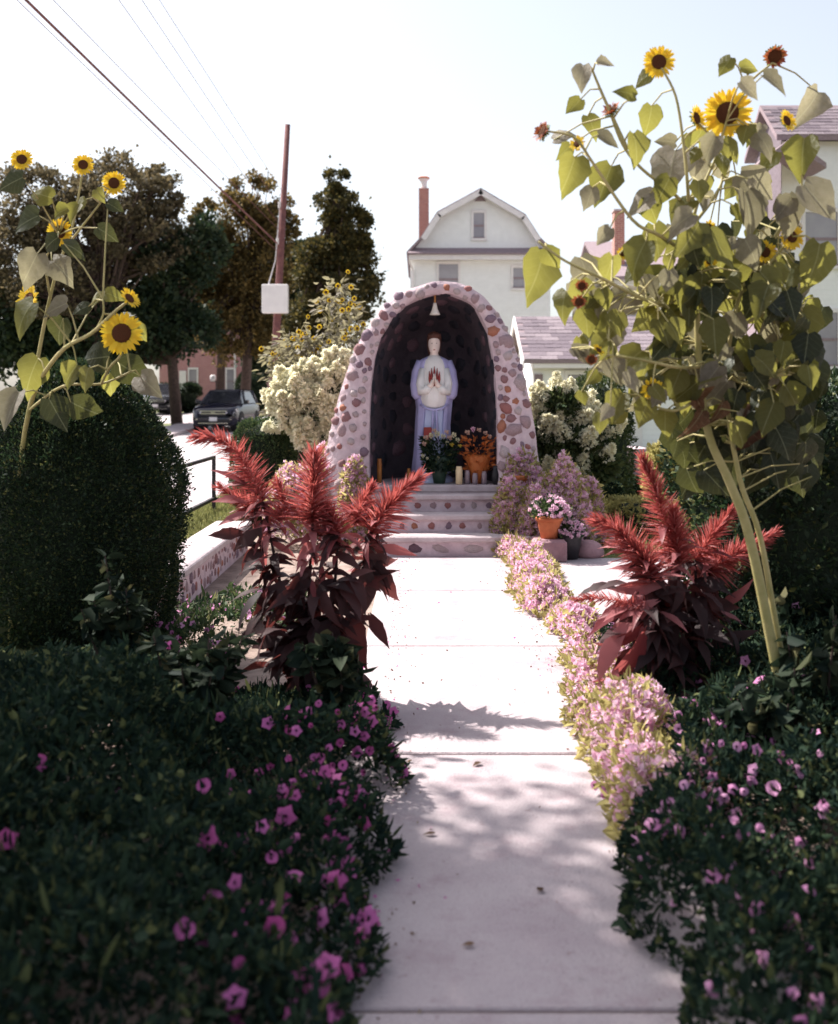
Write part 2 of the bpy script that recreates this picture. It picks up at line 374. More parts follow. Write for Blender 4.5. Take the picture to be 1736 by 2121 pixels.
for trial in range(1500):
    r_ = random.uniform(.028, .065); q = Vector((-1.762, random.uniform(7.3, 11.1), random.uniform(.02, .19)))
    if q.z+r_*.8 > .21 or len(wdone) > 75 or any((q-p_).length < (r_+o_)*.98 for p_, o_ in wdone): continue
    wdone.append((q, r_)); stone(wl, q, (1, 0, 0), r_*random.uniform(.85, 1.1), r_*random.uniform(.95, 1.3), random.choice([0, 1, 1, 2, 2, 6, 5]), None, .5)

# ------------------------------------------------------------------ stone steps and grotto
GX, GY = .15, 11.45
st = thing('stone_steps', 'concrete and cobblestone steps climbing from the path to the grotto', 'steps', (.2, 10.9, 0))
TR = [(10.60, .195, -.42, 1.10), (10.90, .375, -.46, 1.02), (11.18, .55, -.5, .98), (11.42, .625, -.46, .92)]
zp = -.05
for i, (Y, z, x0, x1) in enumerate(TR):
    ye = TR[i+1][0]+.05 if i < 3 else 12.5
    if i < 3:
        MB().box(x0+.04, x1-.04, Y+.01, 12.3, zp-.03*(i > 0), z-.062).build('riser', M['mortar'], st)
        MB().box(x0, x1, Y-.045, ye, z-.06, z, .014).build('tread', M['cast'], st)
        xs = x0+.1
        hh = (z-.062-max(zp, 0))
        while xs < x1-.1:
            rw = random.uniform(.03, .05) if i else random.uniform(.07, .13)
            stone(st, (xs+rw, Y+.012, max(zp, 0)+hh*.5), (0, -1, 0), rw, hh*random.uniform(.34, .46), None, random.uniform(-.4, .4), .5)
            xs += 2*rw+random.uniform(.03, .1)
    else:
        MB().box(x0, x1, Y-.04, ye, z-.075, z, .012).build('sill', M['cast'], st)
    zp = z

gr = thing('stone_grotto', 'arched cobblestone grotto with pale mortar sheltering the painted statue', 'grotto', (GX, GY, 0))
INV = [(765, 1003), (764, 900), (768, 800), (780, 725), (805, 670), (840, 632), (880, 613), (915, 607), (950, 613), (985, 637), (1008, 680), (1022, 740), (1029, 820), (1031, 900), (1030, 1003)]
OUV = [(648, 1128), (676, 935), (700, 830), (726, 748), (757, 688), (797, 634), (845, 600), (912, 582), (975, 596), (1025, 640), (1058, 700), (1082, 765), (1099, 840), (1114, 935), (1140, 1128)]
def refine(pts, k=4):            # Catmull-Rom
    out = []; n = len(pts)
    for i in range(n-1):
        p0, p1, p2, p3 = pts[max(i-1, 0)], pts[i], pts[i+1], pts[min(i+2, n-1)]
        for j in range(k):
            t = j/k
            out.append(tuple(.5*((2*p1[a])+(-p0[a]+p2[a])*t+(2*p0[a]-5*p1[a]+4*p2[a]-p3[a])*t*t+(-p0[a]+3*p1[a]-3*p2[a]+p3[a])*t**3) for a in (0, 1)))
    out.append(pts[-1]); return out
INR = [P(x, y, GY) for x, y in refine(INV)]; OUR = [P(x, y, GY) for x, y in refine(OUV)]
NP = len(INR); FLZ = .60
def inner(i, a):                  # a in 0..90 deg into the niche
    p = INR[i]; c = math.cos(R(a)); s = math.sin(R(a))
    return Vector((GX+(p.x-GX)*(c**.55 if c > 0 else 0), GY+1.05*s, FLZ+(p.z-FLZ)*(.80+.20*c)))
def outer(i, a):
    p = OUR[i]; c = math.cos(R(a)); s = math.sin(R(a))
    return Vector((GX+(p.x-GX)*(c**.5 if c > 0 else 0), GY+1.4*s, (p.z)*(.85+.15*c)))
b = MB()
AN = [0, 10, 22, 36, 50, 64, 76, 85, 90]
bi = MB(); bi.loft([[inner(i, a) for i in range(NP)] for a in AN[1:]], closed=False, cap=False); bi.build('shaded_niche_mortar', M['nicheshade'], gr, True)
b.loft([[inner(i, a) for i in range(NP)] for a in (0, 10.2)], closed=False, cap=False)
b.loft([[outer(i, a) for i in range(NP-1, -1, -1)] for a in AN], closed=False, cap=False)
def face(i, t):                   # front face, bulging forward between the inner and outer edge
    p = INR[i].lerp(OUR[i], t)
    w_ = (OUR[i]-INR[i]).length
    return Vector((p.x, GY-.25*w_*math.sin(math.pi*t)+.0, p.z))
TS = [0, .12, .3, .5, .7, .88, 1]
b.loft([[face(i, t) for i in range(NP-1, -1, -1)] for t in TS], closed=False, cap=False)
sh_ = b.build('shell', M['mortar'], gr, True)
for v in sh_.data.vertices:
    q = Vector(v.co); v.co += Vector((noise.noise(q*9), noise.noise(q*9+Vector((7, 1, 3))), noise.noise(q*9+Vector((2, 9, 5)))))*.012
MB().box(GX-.75, GX+.75, GY+.03, GY+1.0, .30, FLZ+.012).build('floor_slab', M['cast'], gr)
# stones, poisson-spread
done = []
def try_stone(pos, nrm, r, gap=1.08, **k):
    for q, rq in done:
        if (q-pos).length < (r+rq)*gap: return False
    done.append((pos, r)); stone(gr, pos, nrm, r*random.uniform(.85, 1.1), r*random.uniform(.95, 1.35), **k); return True
for trial in range(14000):
    if len(done) > 205: break
    i = random.randint(2, NP-3); t = random.uniform(.10, .97)
    p = face(i, t); w_ = (OUR[i]-INR[i]).length
    if p.z < .45: continue
    r = random.uniform(.034, .062) if w_ < .25 else random.choice([random.uniform(.03, .05), random.uniform(.055, .085)])
    if w_*min(t, 1-t) < r*.6: continue
    e = (OUR[i]-INR[i]).normalized(); tl = math.cos(math.pi*t)*.75
    nr = Vector((0, -1, 0))+e*(-tl if False else (t-.5)*1.2)
    try_stone(p, nr, r, .98, col=random.choice([0, 1, 1, 2, 2, 2, 4, 4, 6, 6, 7, 7, 5]), th=.8)
nf = len(done)
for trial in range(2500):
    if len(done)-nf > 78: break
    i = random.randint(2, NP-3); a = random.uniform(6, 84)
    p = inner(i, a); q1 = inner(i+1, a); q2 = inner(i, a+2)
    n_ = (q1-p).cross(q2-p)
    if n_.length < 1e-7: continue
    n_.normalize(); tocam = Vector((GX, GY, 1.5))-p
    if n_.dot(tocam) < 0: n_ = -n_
    try_stone(p, n_, random.uniform(.065, .11), 1.06, col=random.choice([3, 8, 8, 8]), th=.6)  # near-black stone tones, the shade inside the niche painted into them
for trial in range(700):          # on the outside flanks
    i = random.choice(list(range(4, 22))+list(range(NP-22, NP-4))); a = random.uniform(6, 40)
    p = outer(i, a); nn = Vector((p.x-GX, -.2, (p.z-1.4)*.7)).normalized()
    if len(done) > 298: break
    try_stone(p, nn, random.uniform(.04, .07), 1.15)

# ------------------------------------------------------------------ statue
M['st_white'] = mat('statue_white', (.84, .82, .80), (.78, .75, .73), .5, 8, .1, 30)
M['st_blue'] = mat('statue_blue', (.38, .36, .62), (.46, .44, .70), .5, 6, .1, 30)
M['st_pale'] = mat('statue_pale_blue', (.56, .61, .82), (.48, .53, .78), .5, 6, .1, 30)
M['st_skin'] = mat('statue_skin', (.84, .72, .66), (.78, .66, .60), .5, 8)
M['st_hair'] = mat('statue_hair', (.13, .05, .035), (.08, .035, .025), .6, 12)
M['st_red'] = mat('statue_red', (.35, .05, .04), (.28, .05, .05), .6, 12)
SX, SY, SZ = .165, 11.86, FLZ+.012
sta = thing('statue', 'painted statue of a robed woman in white and blue standing in the grotto', 'statue', (SX, SY, SZ))
H0 = SZ
MB().lathe([(.0, 0), (.20, 0), (.21, .03), (.185, .07), (.14, .10), (.12, .115)], (SX, SY, SZ), 20).build('plinth', M['st_pale'], sta, True)
def ring(z, w_, d, cx=0, cy=0, folds=0, amp=0, n=36, ph=0, a0=0, a1=2*math.pi, closed=True):
    out = []
    for j in range(n):
        a = a0+(a1-a0)*(j/n if closed else j/(n-1))
        k = 1+amp*math.sin(folds*a+ph)+amp*.5*math.sin((folds*1.7)*a+ph*2)
        out.append((SX+cx+w_*k*math.cos(a), SY+cy+d*k*math.sin(a), z))
    return out
def z_(y): return CAMH-(y-822)/F*SY
# skirt
b = MB(); secs = []
for z, w_, d, am in [(SZ+.10, .155, .125, .05), (SZ+.16, .150, .12, .07), (SZ+.32, .145, .115, .06), (SZ+.50, .15, .115, .05), (SZ+.66, .155, .115, .04), (SZ+.80, .15, .11, .02), (SZ+.92, .13, .10, .0)]:
    secs.append(ring(z, w_, d, folds=11, amp=am, ph=.6+z*.8))
b.loft(secs).build('skirt', M['st_pale'], sta, True)
# tunic: torso with rounded hem
b = MB(); secs = []
for z, w_, d, cy, am in [(z_(848), .09, .10, -.02, 0), (z_(840), .135, .135, -.03, .015), (z_(825), .15, .15, -.035, .02), (z_(800), .145, .145, -.03, .02), (z_(775), .14, .13, -.02, .015), (z_(757), .14, .115, -.01, .01), (z_(746), .125, .10, 0, 0), (z_(741), .085, .08, 0, 0), (z_(736), .05, .05, 0, 0)]:
    secs.append(ring(z, w_, d, 0, cy, 9, am, ph=z))
b.loft(secs).build('tunic', M['st_white'], sta, True)
# mantle over the shoulders and down the back, open at the front, longer on one side
b = MB(); secs = []
A0, A1 = -math.pi*.30, math.pi*1.30
for z, w_, d, am in [(SZ+.12, .22, .15, .06), (SZ+.30, .20, .15, .06), (z_(880), .185, .15, .05), (z_(845), .19, .15, .04), (z_(822), .205, .15, .03), (z_(800), .225, .15, .02), (z_(778), .215, .14, .015), (z_(757), .19, .125, .01), (z_(747), .165, .11, .0), (z_(742), .12, .085, 0), (z_(737), .06, .055, 0)]:
    secs.append(ring(z, w_, d, -.015 if z < 1.3 else 0, .015, 10, am, 40, z*2.2, A0, A1, False))
b.loft(secs, closed=False, cap=False)
m_ = b.build('mantle', M['st_blue'], sta, True)
sd = m_.modifiers.new('thick', 'SOLIDIFY'); sd.thickness = .018
# sleeves: upper arm, elbow, forearm coming to the chest
for s in (-1, 1):
    b = MB()
    b.tube([(SX+s*.15, SY, z_(748)), (SX+s*.185, SY-.01, z_(770)), (SX+s*.20, SY-.03, z_(798)), (SX+s*.19, SY-.05, z_(818)), (SX+s*.18, SY-.05, z_(826))],
           [.045, .058, .062, .058, .035], 12)
    b.build('cape_sleeve', M['st_blue'], sta, True)
    b = MB(); b.tube([(SX+s*.12, SY-.06, z_(765)), (SX+s*.145, SY-.10, z_(795)), (SX+s*.13, SY-.13, z_(812)), (SX+s*.09, SY-.165, z_(809)), (SX+s*.055, SY-.185, z_(801))],
           [.045, .052, .054, .048, .04], 12)
    b.build('sleeve', M['st_white'], sta, True)
    b = MB()
    b.tube([(SX+s*.075, SY-.178, z_(803)), (SX+s*.03, SY-.195, z_(797)), (SX+s*.014, SY-.20, z_(788))], [.03, .027, .022], 9)   # wrist and palm
    for k in range(4):
        b.tube([(SX+s*.010, SY-.215+k*.014, z_(791)), (SX+s*.009, SY-.213+k*.013, z_(783)), (SX+s*.006, SY-.208+k*.012, z_(774+abs(k-1.4)*2))], [.0095, .009, .005], 6)
    b.tube([(SX+s*.02, SY-.215, z_(796)), (SX+s*.016, SY-.235, z_(790)), (SX+s*.008, SY-.237, z_(784))], [.011, .009, .006], 6)
    b.build('hand', M['st_skin'], sta, True)
# flame shaped heart on the chest, behind the hands
b = MB()
for k, (dx, h) in enumerate(((-.05, .13), (-.028, .155), (0, .17), (.028, .155), (.052, .125))):
    b.tube([(SX+dx*.6, SY-.166, z_(800)), (SX+dx, SY-.17, z_(800)+h*.6), (SX+dx*1.1, SY-.155, z_(800)+h*1.25)], [.018, .015, .003], 6)
b.build('heart_emblem', M['st_red'], sta, True)
b = MB(); b.tube([(SX-.15, SY-.09, z_(838)), (SX-.08, SY-.155, z_(846)), (SX, SY-.165, z_(849)), (SX+.08, SY-.155, z_(846)), (SX+.15, SY-.09, z_(838))], .012, 6)
for s in (-.012, .018):
    b.tube([(SX+s, SY-.165, z_(848)), (SX+s*1.5, SY-.135, z_(870)), (SX+s*2, SY-.135, z_(915))], [.012, .014, .016], 6)
b.build('sash', M['st_blue'], sta, True)
# head
hc = Vector((SX, SY-.012, z_(715)))
b = MB(); secs = []; n = 20
for k in range(13):
    t = k/12; z = -.118+.236*t
    w_ = .064*math.sqrt(max(0.0, 1-((t-.56)/.57)**2))*(1-.18*(1-t)**2)+.004
    sec = []
    for j in range(n):
        a = 2*math.pi*j/n; x = w_*math.cos(a); yy = w_*1.18*math.sin(a)
        fr = max(0, -math.sin(a))
        if abs(math.cos(a)) < .35:
            if .36 < t < .55: yy -= .018*(1-abs(math.cos(a))/.35)*(1-abs(t-.42)/.14 if t < .56 else 0)     # nose
            if .20 < t < .32: yy -= .006
        if .5 < t < .62 and .25 < abs(math.cos(a)) < .75: yy += .008*fr       # eye hollows
        sec.append((hc.x+x, hc.y+yy, hc.z+z))
    secs.append(sec)
b.loft(secs); b.tube([(SX, SY, z_(741)), (SX, SY-.005, z_(726))], [.05, .042], 12)
hd = b.build('head', M['st_skin'], sta, True)
for s in (-1, 1):
    MB().lathe([(.001, -.004), (.008, -.003), (.010, 0), (.008, .003), (.001, .004)], (hc.x+s*.023, hc.y-.064, hc.z+.017), 8, sx=1.0, sy=.6).build('eye', M['st_hair'], hd, True)
    MB().lathe([(.002, -.022), (.010, -.012), (.012, .006), (.004, .02)], (hc.x+s*.061, hc.y+.005, hc.z+.005), 8, sx=.7).build('ear', M['st_skin'], hd, True)
MB().tube([(hc.x-.016, hc.y-.060, hc.z-.052), (hc.x, hc.y-.068, hc.z-.054), (hc.x+.016, hc.y-.060, hc.z-.052)], [.003, .006, .003], 6).build('mouth', M['st_red'], hd, True)
b = MB(); secs = []
for t, w_, d, cy in [(0, .052, .045, .045), (.2, .070, .06, .036), (.45, .076, .070, .03), (.68, .078, .078, .018), (.8, .076, .086, .004), (.9, .066, .080, 0), (1.0, .046, .056, .0), (1.06, .012, .015, .0)]:
    secs.append([(hc.x+w_*math.cos(a), hc.y+cy+d*math.sin(a), hc.z-.11+.245*t) for a in [2*math.pi*j/20 for j in range(20)]])
b.loft(secs)
b.build('hair', M['st_hair'], sta, True)
b = MB()
for j in range(9):
    a = math.pi*(1+j/8); b.tube([(hc.x+.066*math.cos(a), hc.y+.078*math.sin(a), hc.z+.085), (hc.x+.066*math.cos(a), hc.y+.078*math.sin(a), hc.z+.125)], [.012, .005], 5)
b.build('crown', M['st_hair'], sta, True)
MB().box(SX-.115, SX-.03, SY-.165, SY-.145, z_(910), z_(884), .006).build('plaque', M['st_red'], sta)

# lamp hanging in the niche
M['enamel'] = mat('lamp_enamel', (.78, .74, .68), (.70, .66, .60), .35, 5)
M['brass'] = mat('brass', (.45, .22, .08), (.35, .16, .06), .4, 8, metal=.6)
lp = P(901, 640, 11.6); lt = lp.z+.19
lm = thing('hanging_lamp', 'white bell shaped lamp hanging on a stem inside the grotto arch', 'lamp', (lp.x, lp.y, lp.z))
MB().tube([(lp.x, lp.y, lt+.09), (lp.x, lp.y, lp.z+.04)], .012, 8).build('stem', M['brass'], lm)
MB().lathe([(.018, .065), (.022, .04), (.03, .0), (.045, -.035), (.058, -.062), (.054, -.062), (.04, -.03), (.02, .0)], (lp.x, lp.y, lp.z), 18).build('shade', M['enamel'], lm, True)

# things standing on the grotto sill
SILL = .625
def vase(name, label, cat, x, Y, prof, m, z=SILL, grp=None):
    t = thing(name, label, cat, (x, Y, z), grp)
    return t, MB().lathe(prof, (x, Y, z), 16).build('body', m, t, True)
M['greenwrap'] = mat('green_wrap', (.02, .04, .03), (.03, .06, .04), .5, 10)
M['cream'] = mat('cream_wax', (.75, .58, .36), (.68, .50, .30), .5, 10)
M['amber'] = mat('amber_glass', (.40, .16, .04), (.30, .10, .03), .2, 10)
M['clear'] = mat('clear_glass', (.30, .22, .24), (.20, .15, .18), .1, 10, spec=.6)
M['peach'] = leafmat('peach_petal', (.75, .45, .34), (.80, .68, .60), .3, .6)
M['yellowp'] = leafmat('yellow_petal', (.70, .55, .08), (.80, .70, .2), .3, .6)
M['orangewrap'] = leafmat('orange_wrap', (.55, .15, .04), (.62, .20, .06), .3, .5)
rosemesh = {}
def rose(m):
    if m.name not in rosemesh:
        n = 26; d = sphere_pts(n); d[:, 2] = np.abs(d[:, 2]); rosemesh[m.name] = leafmesh('blossom', d*.25, d+np.array([0, 0, .5]), rn(n, .6, 1.0), rn(n, .6, .9), m)
    return rosemesh[m.name]
def bouquet(label, cx, Y, z0, z1, r0, r1, leafm, blooms, wrap=None, n=900, name='bouquet'):
    t = thing(name, label, 'bouquet', (cx, Y, z0), None)
    MB().lathe([(r0*.55, 0), (r0*.7, (z1-z0)*.2), (r0, (z1-z0)*.55), (r0*.9, (z1-z0)*.6)], (cx, Y, z0), 14).build('vase' if not wrap else 'wrapping', wrap or M['greenwrap'], t, True)
    u = RNG.uniform(.25, 1, n); rr = (r0+(r1-r0)*u)*np.sqrt(RNG.uniform(.2, 1, n)); a = RNG.uniform(0, 6.28, n)
    pos = np.stack([cx+rr*np.cos(a), Y+rr*np.sin(a)*.8, z0+(z1-z0)*u*.95], 1)
    d = np.stack([np.cos(a), np.sin(a), RNG.uniform(-.2, 1.2, n)], 1)
    cloud('foliage', pos, d, rn(n, .04, .08), rn(n, .02, .035), leafm, t)
    for (vx, vy, s, m) in blooms:
        p = P(vx, vy, Y-r1*.6); link('blossom', rose(m), t, frame(p, (random.uniform(-.3, .3), .4, 1), (0, -1, .3), s))
    return t
W_, PE, YE = M['hydra'], M['peach'], M['yellowp']
bouquet('bouquet of white, peach and yellow flowers in a green vase before the statue', P(910, 900, 11.62).x, 11.62, SILL, P(0, 905, 11.62).z, .11, .20, M['bedleaf'],
        [(882, 908, .035, PE), (878, 920, .03, PE), (893, 903, .035, W_), (905, 900, .042, W_), (918, 905, .035, W_), (931, 908, .035, PE), (940, 902, .035, W_), (948, 912, .03, W_), (936, 922, .03, YE), (926, 918, .028, W_), (953, 924, .025, YE), (876, 945, .025, W_), (885, 950, .02, W_), (908, 948, .02, W_), (899, 893, .03, PE), (925, 896, .03, PE)])
bouquet('orange wrapped bouquet with pink blooms leaning at the grotto wall', P(990, 900, 11.62).x, 11.62, SILL, P(0, 903, 11.62).z, .135, .175, M['orangewrap'],
        [(968, 897, .035, PE), (980, 890, .035, M['petpale']), (992, 892, .03, PE), (1005, 898, .03, PE), (1013, 905, .03, PE)], M['orangewrap'], 260)
def jar(label, vx, w_, vtop, m, Y=11.5, cat='candle jar', lid=True):
    x = (vx-868)/F*Y; h = P(vx, vtop, Y).z-SILL
    t, bd = vase('candle_jar', label, cat, x, Y, [(w_*.8, 0), (w_, .01), (w_, h*.8), (w_*.85, h*.9), (w_*.85, h), (w_*.7, h), (w_*.7, h*.85)], m)
    if lid:
        MB().tube([(x, Y, SILL+h*.84), (x+.003, Y, SILL+h*1.06)], [.004, .003], 5).build('wick', M['black'], t)
jar('cream candle in a jar on the sill', 951, .036, 966, M['cream'])
jar('tall amber glass candle standing by the left wall of the niche', 786, .026, 950, M['amber'], 11.7)
jar('small amber candle beside the foot of the statue', 847, .02, 970, M['amber'], 11.75)
for vx, vt in ((968, 974), (984, 980), (1003, 976)):
    t_ = jar('clear glass votive jar under the orange bouquet', vx, .030, vt, M['clear'], 11.5+.02*((vx*7) % 3))
for o in [o for o in bpy.data.objects if o.get('label', '').startswith('clear glass votive')]: o['group'] = 'votive jars on the sill'
x = P(1030, 960, 11.45).x
t, _ = vase('dark_vase', 'tall dark vase at the right end of the sill', 'vase', x-.01, 11.48, [(.03, 0), (.045, .05), (.05, .1), (.035, .17), (.03, .2), (.02, .2)], M['black'])

# ------------------------------------------------------------------ houses
def win(parent, x0, x1, z0, z1, Y, sash=True):
    """a window on a wall facing the camera at Y"""
    f = MB(); t = .09
    f.box(x0-t, x1+t, Y-.06, Y-.003, z1, z1+t*1.3); f.box(x0-t*1.2, x1+t*1.2, Y-.10, Y-.003, z0-t, z0)
    f.box(x0-t, x0, Y-.06, Y-.003, z0, z1); f.box(x1, x1+t, Y-.06, Y-.003, z0, z1)
    w_ = f.build('window', M['trim'], parent)
    zm = (z0+z1)/2
    if sash:
        MB().box(x0, x1, Y-.03, Y-.004, zm-.04, zm+.04).build('sash_rail', M['roofgrey'], w_)
    for a, c in (((z0, zm-.04), (zm+.04, z1)) if sash else ((z0, z1),)):
        MB().box(x0, x1, Y-.012, Y-.004, a, c).build('pane', M['glass'], w_)
    MB().box(x0-.02, x1+.02, Y-.09, Y-.062, z0-.05, z0+.05).build('sill', M['roofgrey'], w_)
    return w_
def zz(y, Y): return CAMH-(y-822)/F*Y
def xx(x, Y): return (x-868)/F*Y
# white gambrel house
D = 46
gh = thing('gambrel_house', 'tall white house with a gambrel gable and a brick chimney behind the grotto', 'house', (xx(995, D), D+4, 0))
wx0, wx1 = xx(850, D), xx(1140, D)
prof = [(842, 524), (872, 492), (905, 441), (995, 392), (1087, 446), (1118, 494), (1148, 524)]
poly = [(wx0, gz(D)-.1), (wx1, gz(D)-.1), (wx1, zz(527, D))]+[(xx(a, D), zz(c+7, D)) for a, c in reversed(prof[1:-1])]+[(wx0, zz(527, D))]
MB().prism(poly, D, D+9).build('wall', M['white'], gh)
b = MB()
for (a, c), (a2, c2) in zip(prof[:-1], prof[1:]):
    p, q = (xx(a, D), zz(c, D)), (xx(a2, D), zz(c2, D))
    nx, nz = -(q[1]-p[1]), (q[0]-p[0]); l_ = math.hypot(nx, nz); nx, nz = nx/l_*.10, nz/l_*.10
    b.prism([(p[0], p[1]), (q[0], q[1]), (q[0]-nx, q[1]-nz), (p[0]-nx, p[1]-nz)], D-.35, D+9.3)
rf = b.build('roof', M['roofgrey'], gh)
b = MB()
for (a, c), (a2, c2) in zip(prof[1:-2], prof[2:-1]):
    p, q = (xx(a, D), zz(c+3, D)), (xx(a2, D), zz(c2+3, D))
    nx, nz = -(q[1]-p[1]), (q[0]-p[0]); l_ = math.hypot(nx, nz); nx, nz = nx/l_*.22, nz/l_*.22
    b.prism([(p[0], p[1]), (q[0], q[1]), (q[0]-nx, q[1]-nz), (p[0]-nx, p[1]-nz)], D-.42, D-.36)
b.build('bargeboard', M['trim'], gh)
b = MB(); zc = zz(527, D); zt_ = zz(513, D)
b.add([(xx(845, D), D-.55, zc), (xx(1146, D), D-.55, zc), (xx(1140, D), D+.02, zt_), (xx(850, D), D+.02, zt_), (xx(845, D), D-.55, zc-.06), (xx(1146, D), D-.55, zc-.06), (xx(1146, D), D+.02, zc-.06), (xx(845, D), D+.02, zc-.06)],
      [(0, 1, 2, 3), (4, 5, 1, 0), (7, 6, 5, 4), (0, 3, 7, 4), (1, 5, 6, 2), (3, 2, 6, 7)])
b.build('pent_roof', M['roofgrey'], gh)
MB().box(xx(848, D), xx(1143, D), D-.45, D-.004, zz(540, D), zc-.065).build('cornice', M['trim'], gh)
win(gh, xx(981, D), xx(1003, D), zz(494, D), zz(441, D), D)
win(gh, xx(909, D), xx(949, D), zz(610, D), zz(547, D), D)
win(gh, xx(1063, D), xx(1086, D), zz(597, D), zz(555, D), D)
win(gh, xx(1063, D), xx(1086, D), zz(740, D), zz(690, D), D)
b = MB(); b.prism([(xx(983, D), zz(417, D)), (xx(1007, D), zz(417, D)), (xx(995, D), zz(402, D))], D-.05, D-.004)
b.build('gable_vent', M['roofgrey'], gh)
MB().tube([(wx0+.12, D-.07, gz(D)), (wx0+.12, D-.07, zz(560, D)), (wx0-.02, D-.3, zz(545, D)), (wx0-.02, D-.4, zz(533, D))], .05, 7).build('downspout', M['trim'], gh)
cx = xx(878, D+3); cz0 = zz(505, D+3)
ch = MB().box(xx(867.5, D+3), xx(888.5, D+3), D+2.7, D+3.25, cz0-.6, zz(392, D+3)).build('chimney', M['brick'], gh)
MB().lathe([(.15, 0), (.14, .25), (.16, .36), (.23, .42), (.24, .50), (.19, .50), (.15, .4)], (cx, D+2.97, zz(392, D+3)), 12).build('chimney_pot', M['trim'], ch)
MB().lathe([(.26, 0), (.27, .05), (.20, .09)], (cx, D+2.97, zz(392, D+3)+.46), 12).build('pot_rim', M['terracotta'], ch)

# low white garage with shingled roof
D = 29.0
gg = thing('garage', 'low white garage with a mauve shingled roof right behind the grotto', 'garage', (xx(1250, D), D+2, 0))
gx0, gx1 = xx(1104, D), xx(1104, D)+6.4
MB().box(gx0, gx1, D, D+5.2, -.1, zz(752, D)).build('wall', M['white'], gg)
ez, rz = zz(745, D-.35), zz(656, D+2.6)
ridge, eave = D+2.6, D-.35
rl = Vector((0, ridge-eave, rz-ez)); rlen = rl.length; rdir = rl.normalized(); rn_ = Vector((0, -rdir.z, rdir.y))
rx0e, rx0r = xx(1104, eave), xx(1084, ridge)-.0
rx0 = min(rx0e, rx0r); rx0 = xx(1100, eave)-.18
b = MB()
b.add([(rx0, eave, ez), (gx1+.3, eave, ez), (gx1+.3, ridge, rz), (rx0, ridge, rz), (gx1+.3, D+5.6, ez), (rx0, D+5.6, ez)] + [(v[0], v[1], v[2]-.10) for v in [(rx0, eave, ez), (gx1+.3, eave, ez), (gx1+.3, ridge, rz), (rx0, ridge, rz), (gx1+.3, D+5.6, ez), (rx0, D+5.6, ez)]],
      [(0, 1, 2, 3), (3, 2, 4, 5), (7, 6, 9, 8), (8, 9, 11, 10), (0, 6, 7, 1), (5, 4, 10, 11), (0, 3, 9, 6), (3, 5, 11, 9), (1, 7, 8, 2), (2, 8, 10, 4)])
groof = b.build('roof', M['roofgrey'], gg)
shm = []
for q in M['shingle']:
    for k in range(2):
        b = MB(); e = .012+.006*k
        b.add([(0, 0, e), (.36, 0, e), (.36, .36, .004), (0, .36, .004), (0, 0, 0), (.36, 0, 0)], [(0, 1, 2, 3), (4, 5, 1, 0), (0, 3, 4), (1, 5, 2)])
        shm.append(b.mesh('shingle', q))
rows = int(rlen/.28)+1; expo = rlen/rows
Mroof = Matrix((Vector((1, 0, 0)), rdir, rn_)).transposed().to_4x4()
for r_ in range(rows):
    x = rx0+.01+(.18 if r_ % 2 else 0); kk = 0
    while x < gx1 and kk < 13:
        sc = 1.18 if kk else 1.0
        o = link('shingle', random.choice(shm), groof, Matrix.Translation(Vector((x, eave, ez))+rdir*(r_*expo)+rn_*.004) @ Mroof @ Matrix.Diagonal((1.2, min(1, (rlen-r_*expo)/.36), 1, 1)))
        x += .445; kk += 1
MB().box(rx0+4.5 if False else gx0-.02, gx1+.02, D-.33, D-.25, ez-.22, ez-.03).build('gutter', M['trim'], gg)
b = MB(); b.add([(rx0-.03, eave, ez-.02), (rx0-.03, ridge, rz+.02), (rx0-.03, D+5.6, ez-.02), (rx0-.03, D+5.6, ez-.24), (rx0-.03, ridge, rz-.2), (rx0-.03, eave, ez-.24)], [(0, 1, 4, 5), (1, 2, 3, 4)])
o = b.build('bargeboard', M['trim'], gg); s_ = o.modifiers.new('t', 'SOLIDIFY'); s_.thickness = .04
b = MB(); b.add([(gx0+.002, D, ez-.15), (gx0+.002, ridge, rz-.12), (gx0+.002, D+5.2, ez-.15)], [(0, 1, 2)]); o = b.build('gable', M['white'], gg)
s_ = o.modifiers.new('t', 'SOLIDIFY'); s_.thickness = .05
win(gg, xx(1176, D), xx(1214, D), zz(830, D), zz(776, D), D, False)
MB().box(xx(1107, D), xx(1124, D), D-.05, D-.003, -.02, zz(775, D)).build('door', M['roofgrey'], gg)
MB().box(xx(1290, D), xx(1330, D), D-.05, D-.003, -.02, zz(775, D)).build('door', M['trim'], gg)

# white house with the plain red chimney
D = 40
hc_ = thing('white_house', 'white clapboard house with a plain red chimney seen through the sunflower leaves', 'house', (xx(1420, D), D+4, 0))
hx0, hx1 = xx(1262, D), xx(1262, D)+8.6
MB().box(hx0, hx1, D, D+8, -.1, zz(575, D)).build('wall', M['white'], hc_)
ez = zz(572, D-.4)
b = MB(); v1 = [(hx0-.3, D-.45, ez), (hx1+.3, D-.45, ez), (hx1+.3, D+4, ez+1.9), (hx0-.3, D+4, ez+1.9), (hx1+.3, D+8.4, ez), (hx0-.3, D+8.4, ez)]
b.add(v1+[(v[0], v[1], v[2]-.14) for v in v1], [(0, 1, 2, 3), (3, 2, 4, 5), (7, 6, 9, 8), (8, 9, 11, 10), (0, 6, 7, 1), (5, 4, 10, 11), (0, 3, 9, 6), (3, 5, 11, 9), (1, 7, 8, 2), (2, 8, 10, 4)])
b.build('roof', M['roofgrey'], hc_)
MB().box(xx(1272, D+1), xx(1293, D+1), D+.9, D+1.4, ez-.2, zz(438, D+1)).build('chimney', M['brick'], hc_)
MB().box(xx(1270, D+1), xx(1295, D+1), D+.85, D+1.45, zz(438, D+1), zz(434, D+1)).build('chimney_cap', M['cast'], hc_)
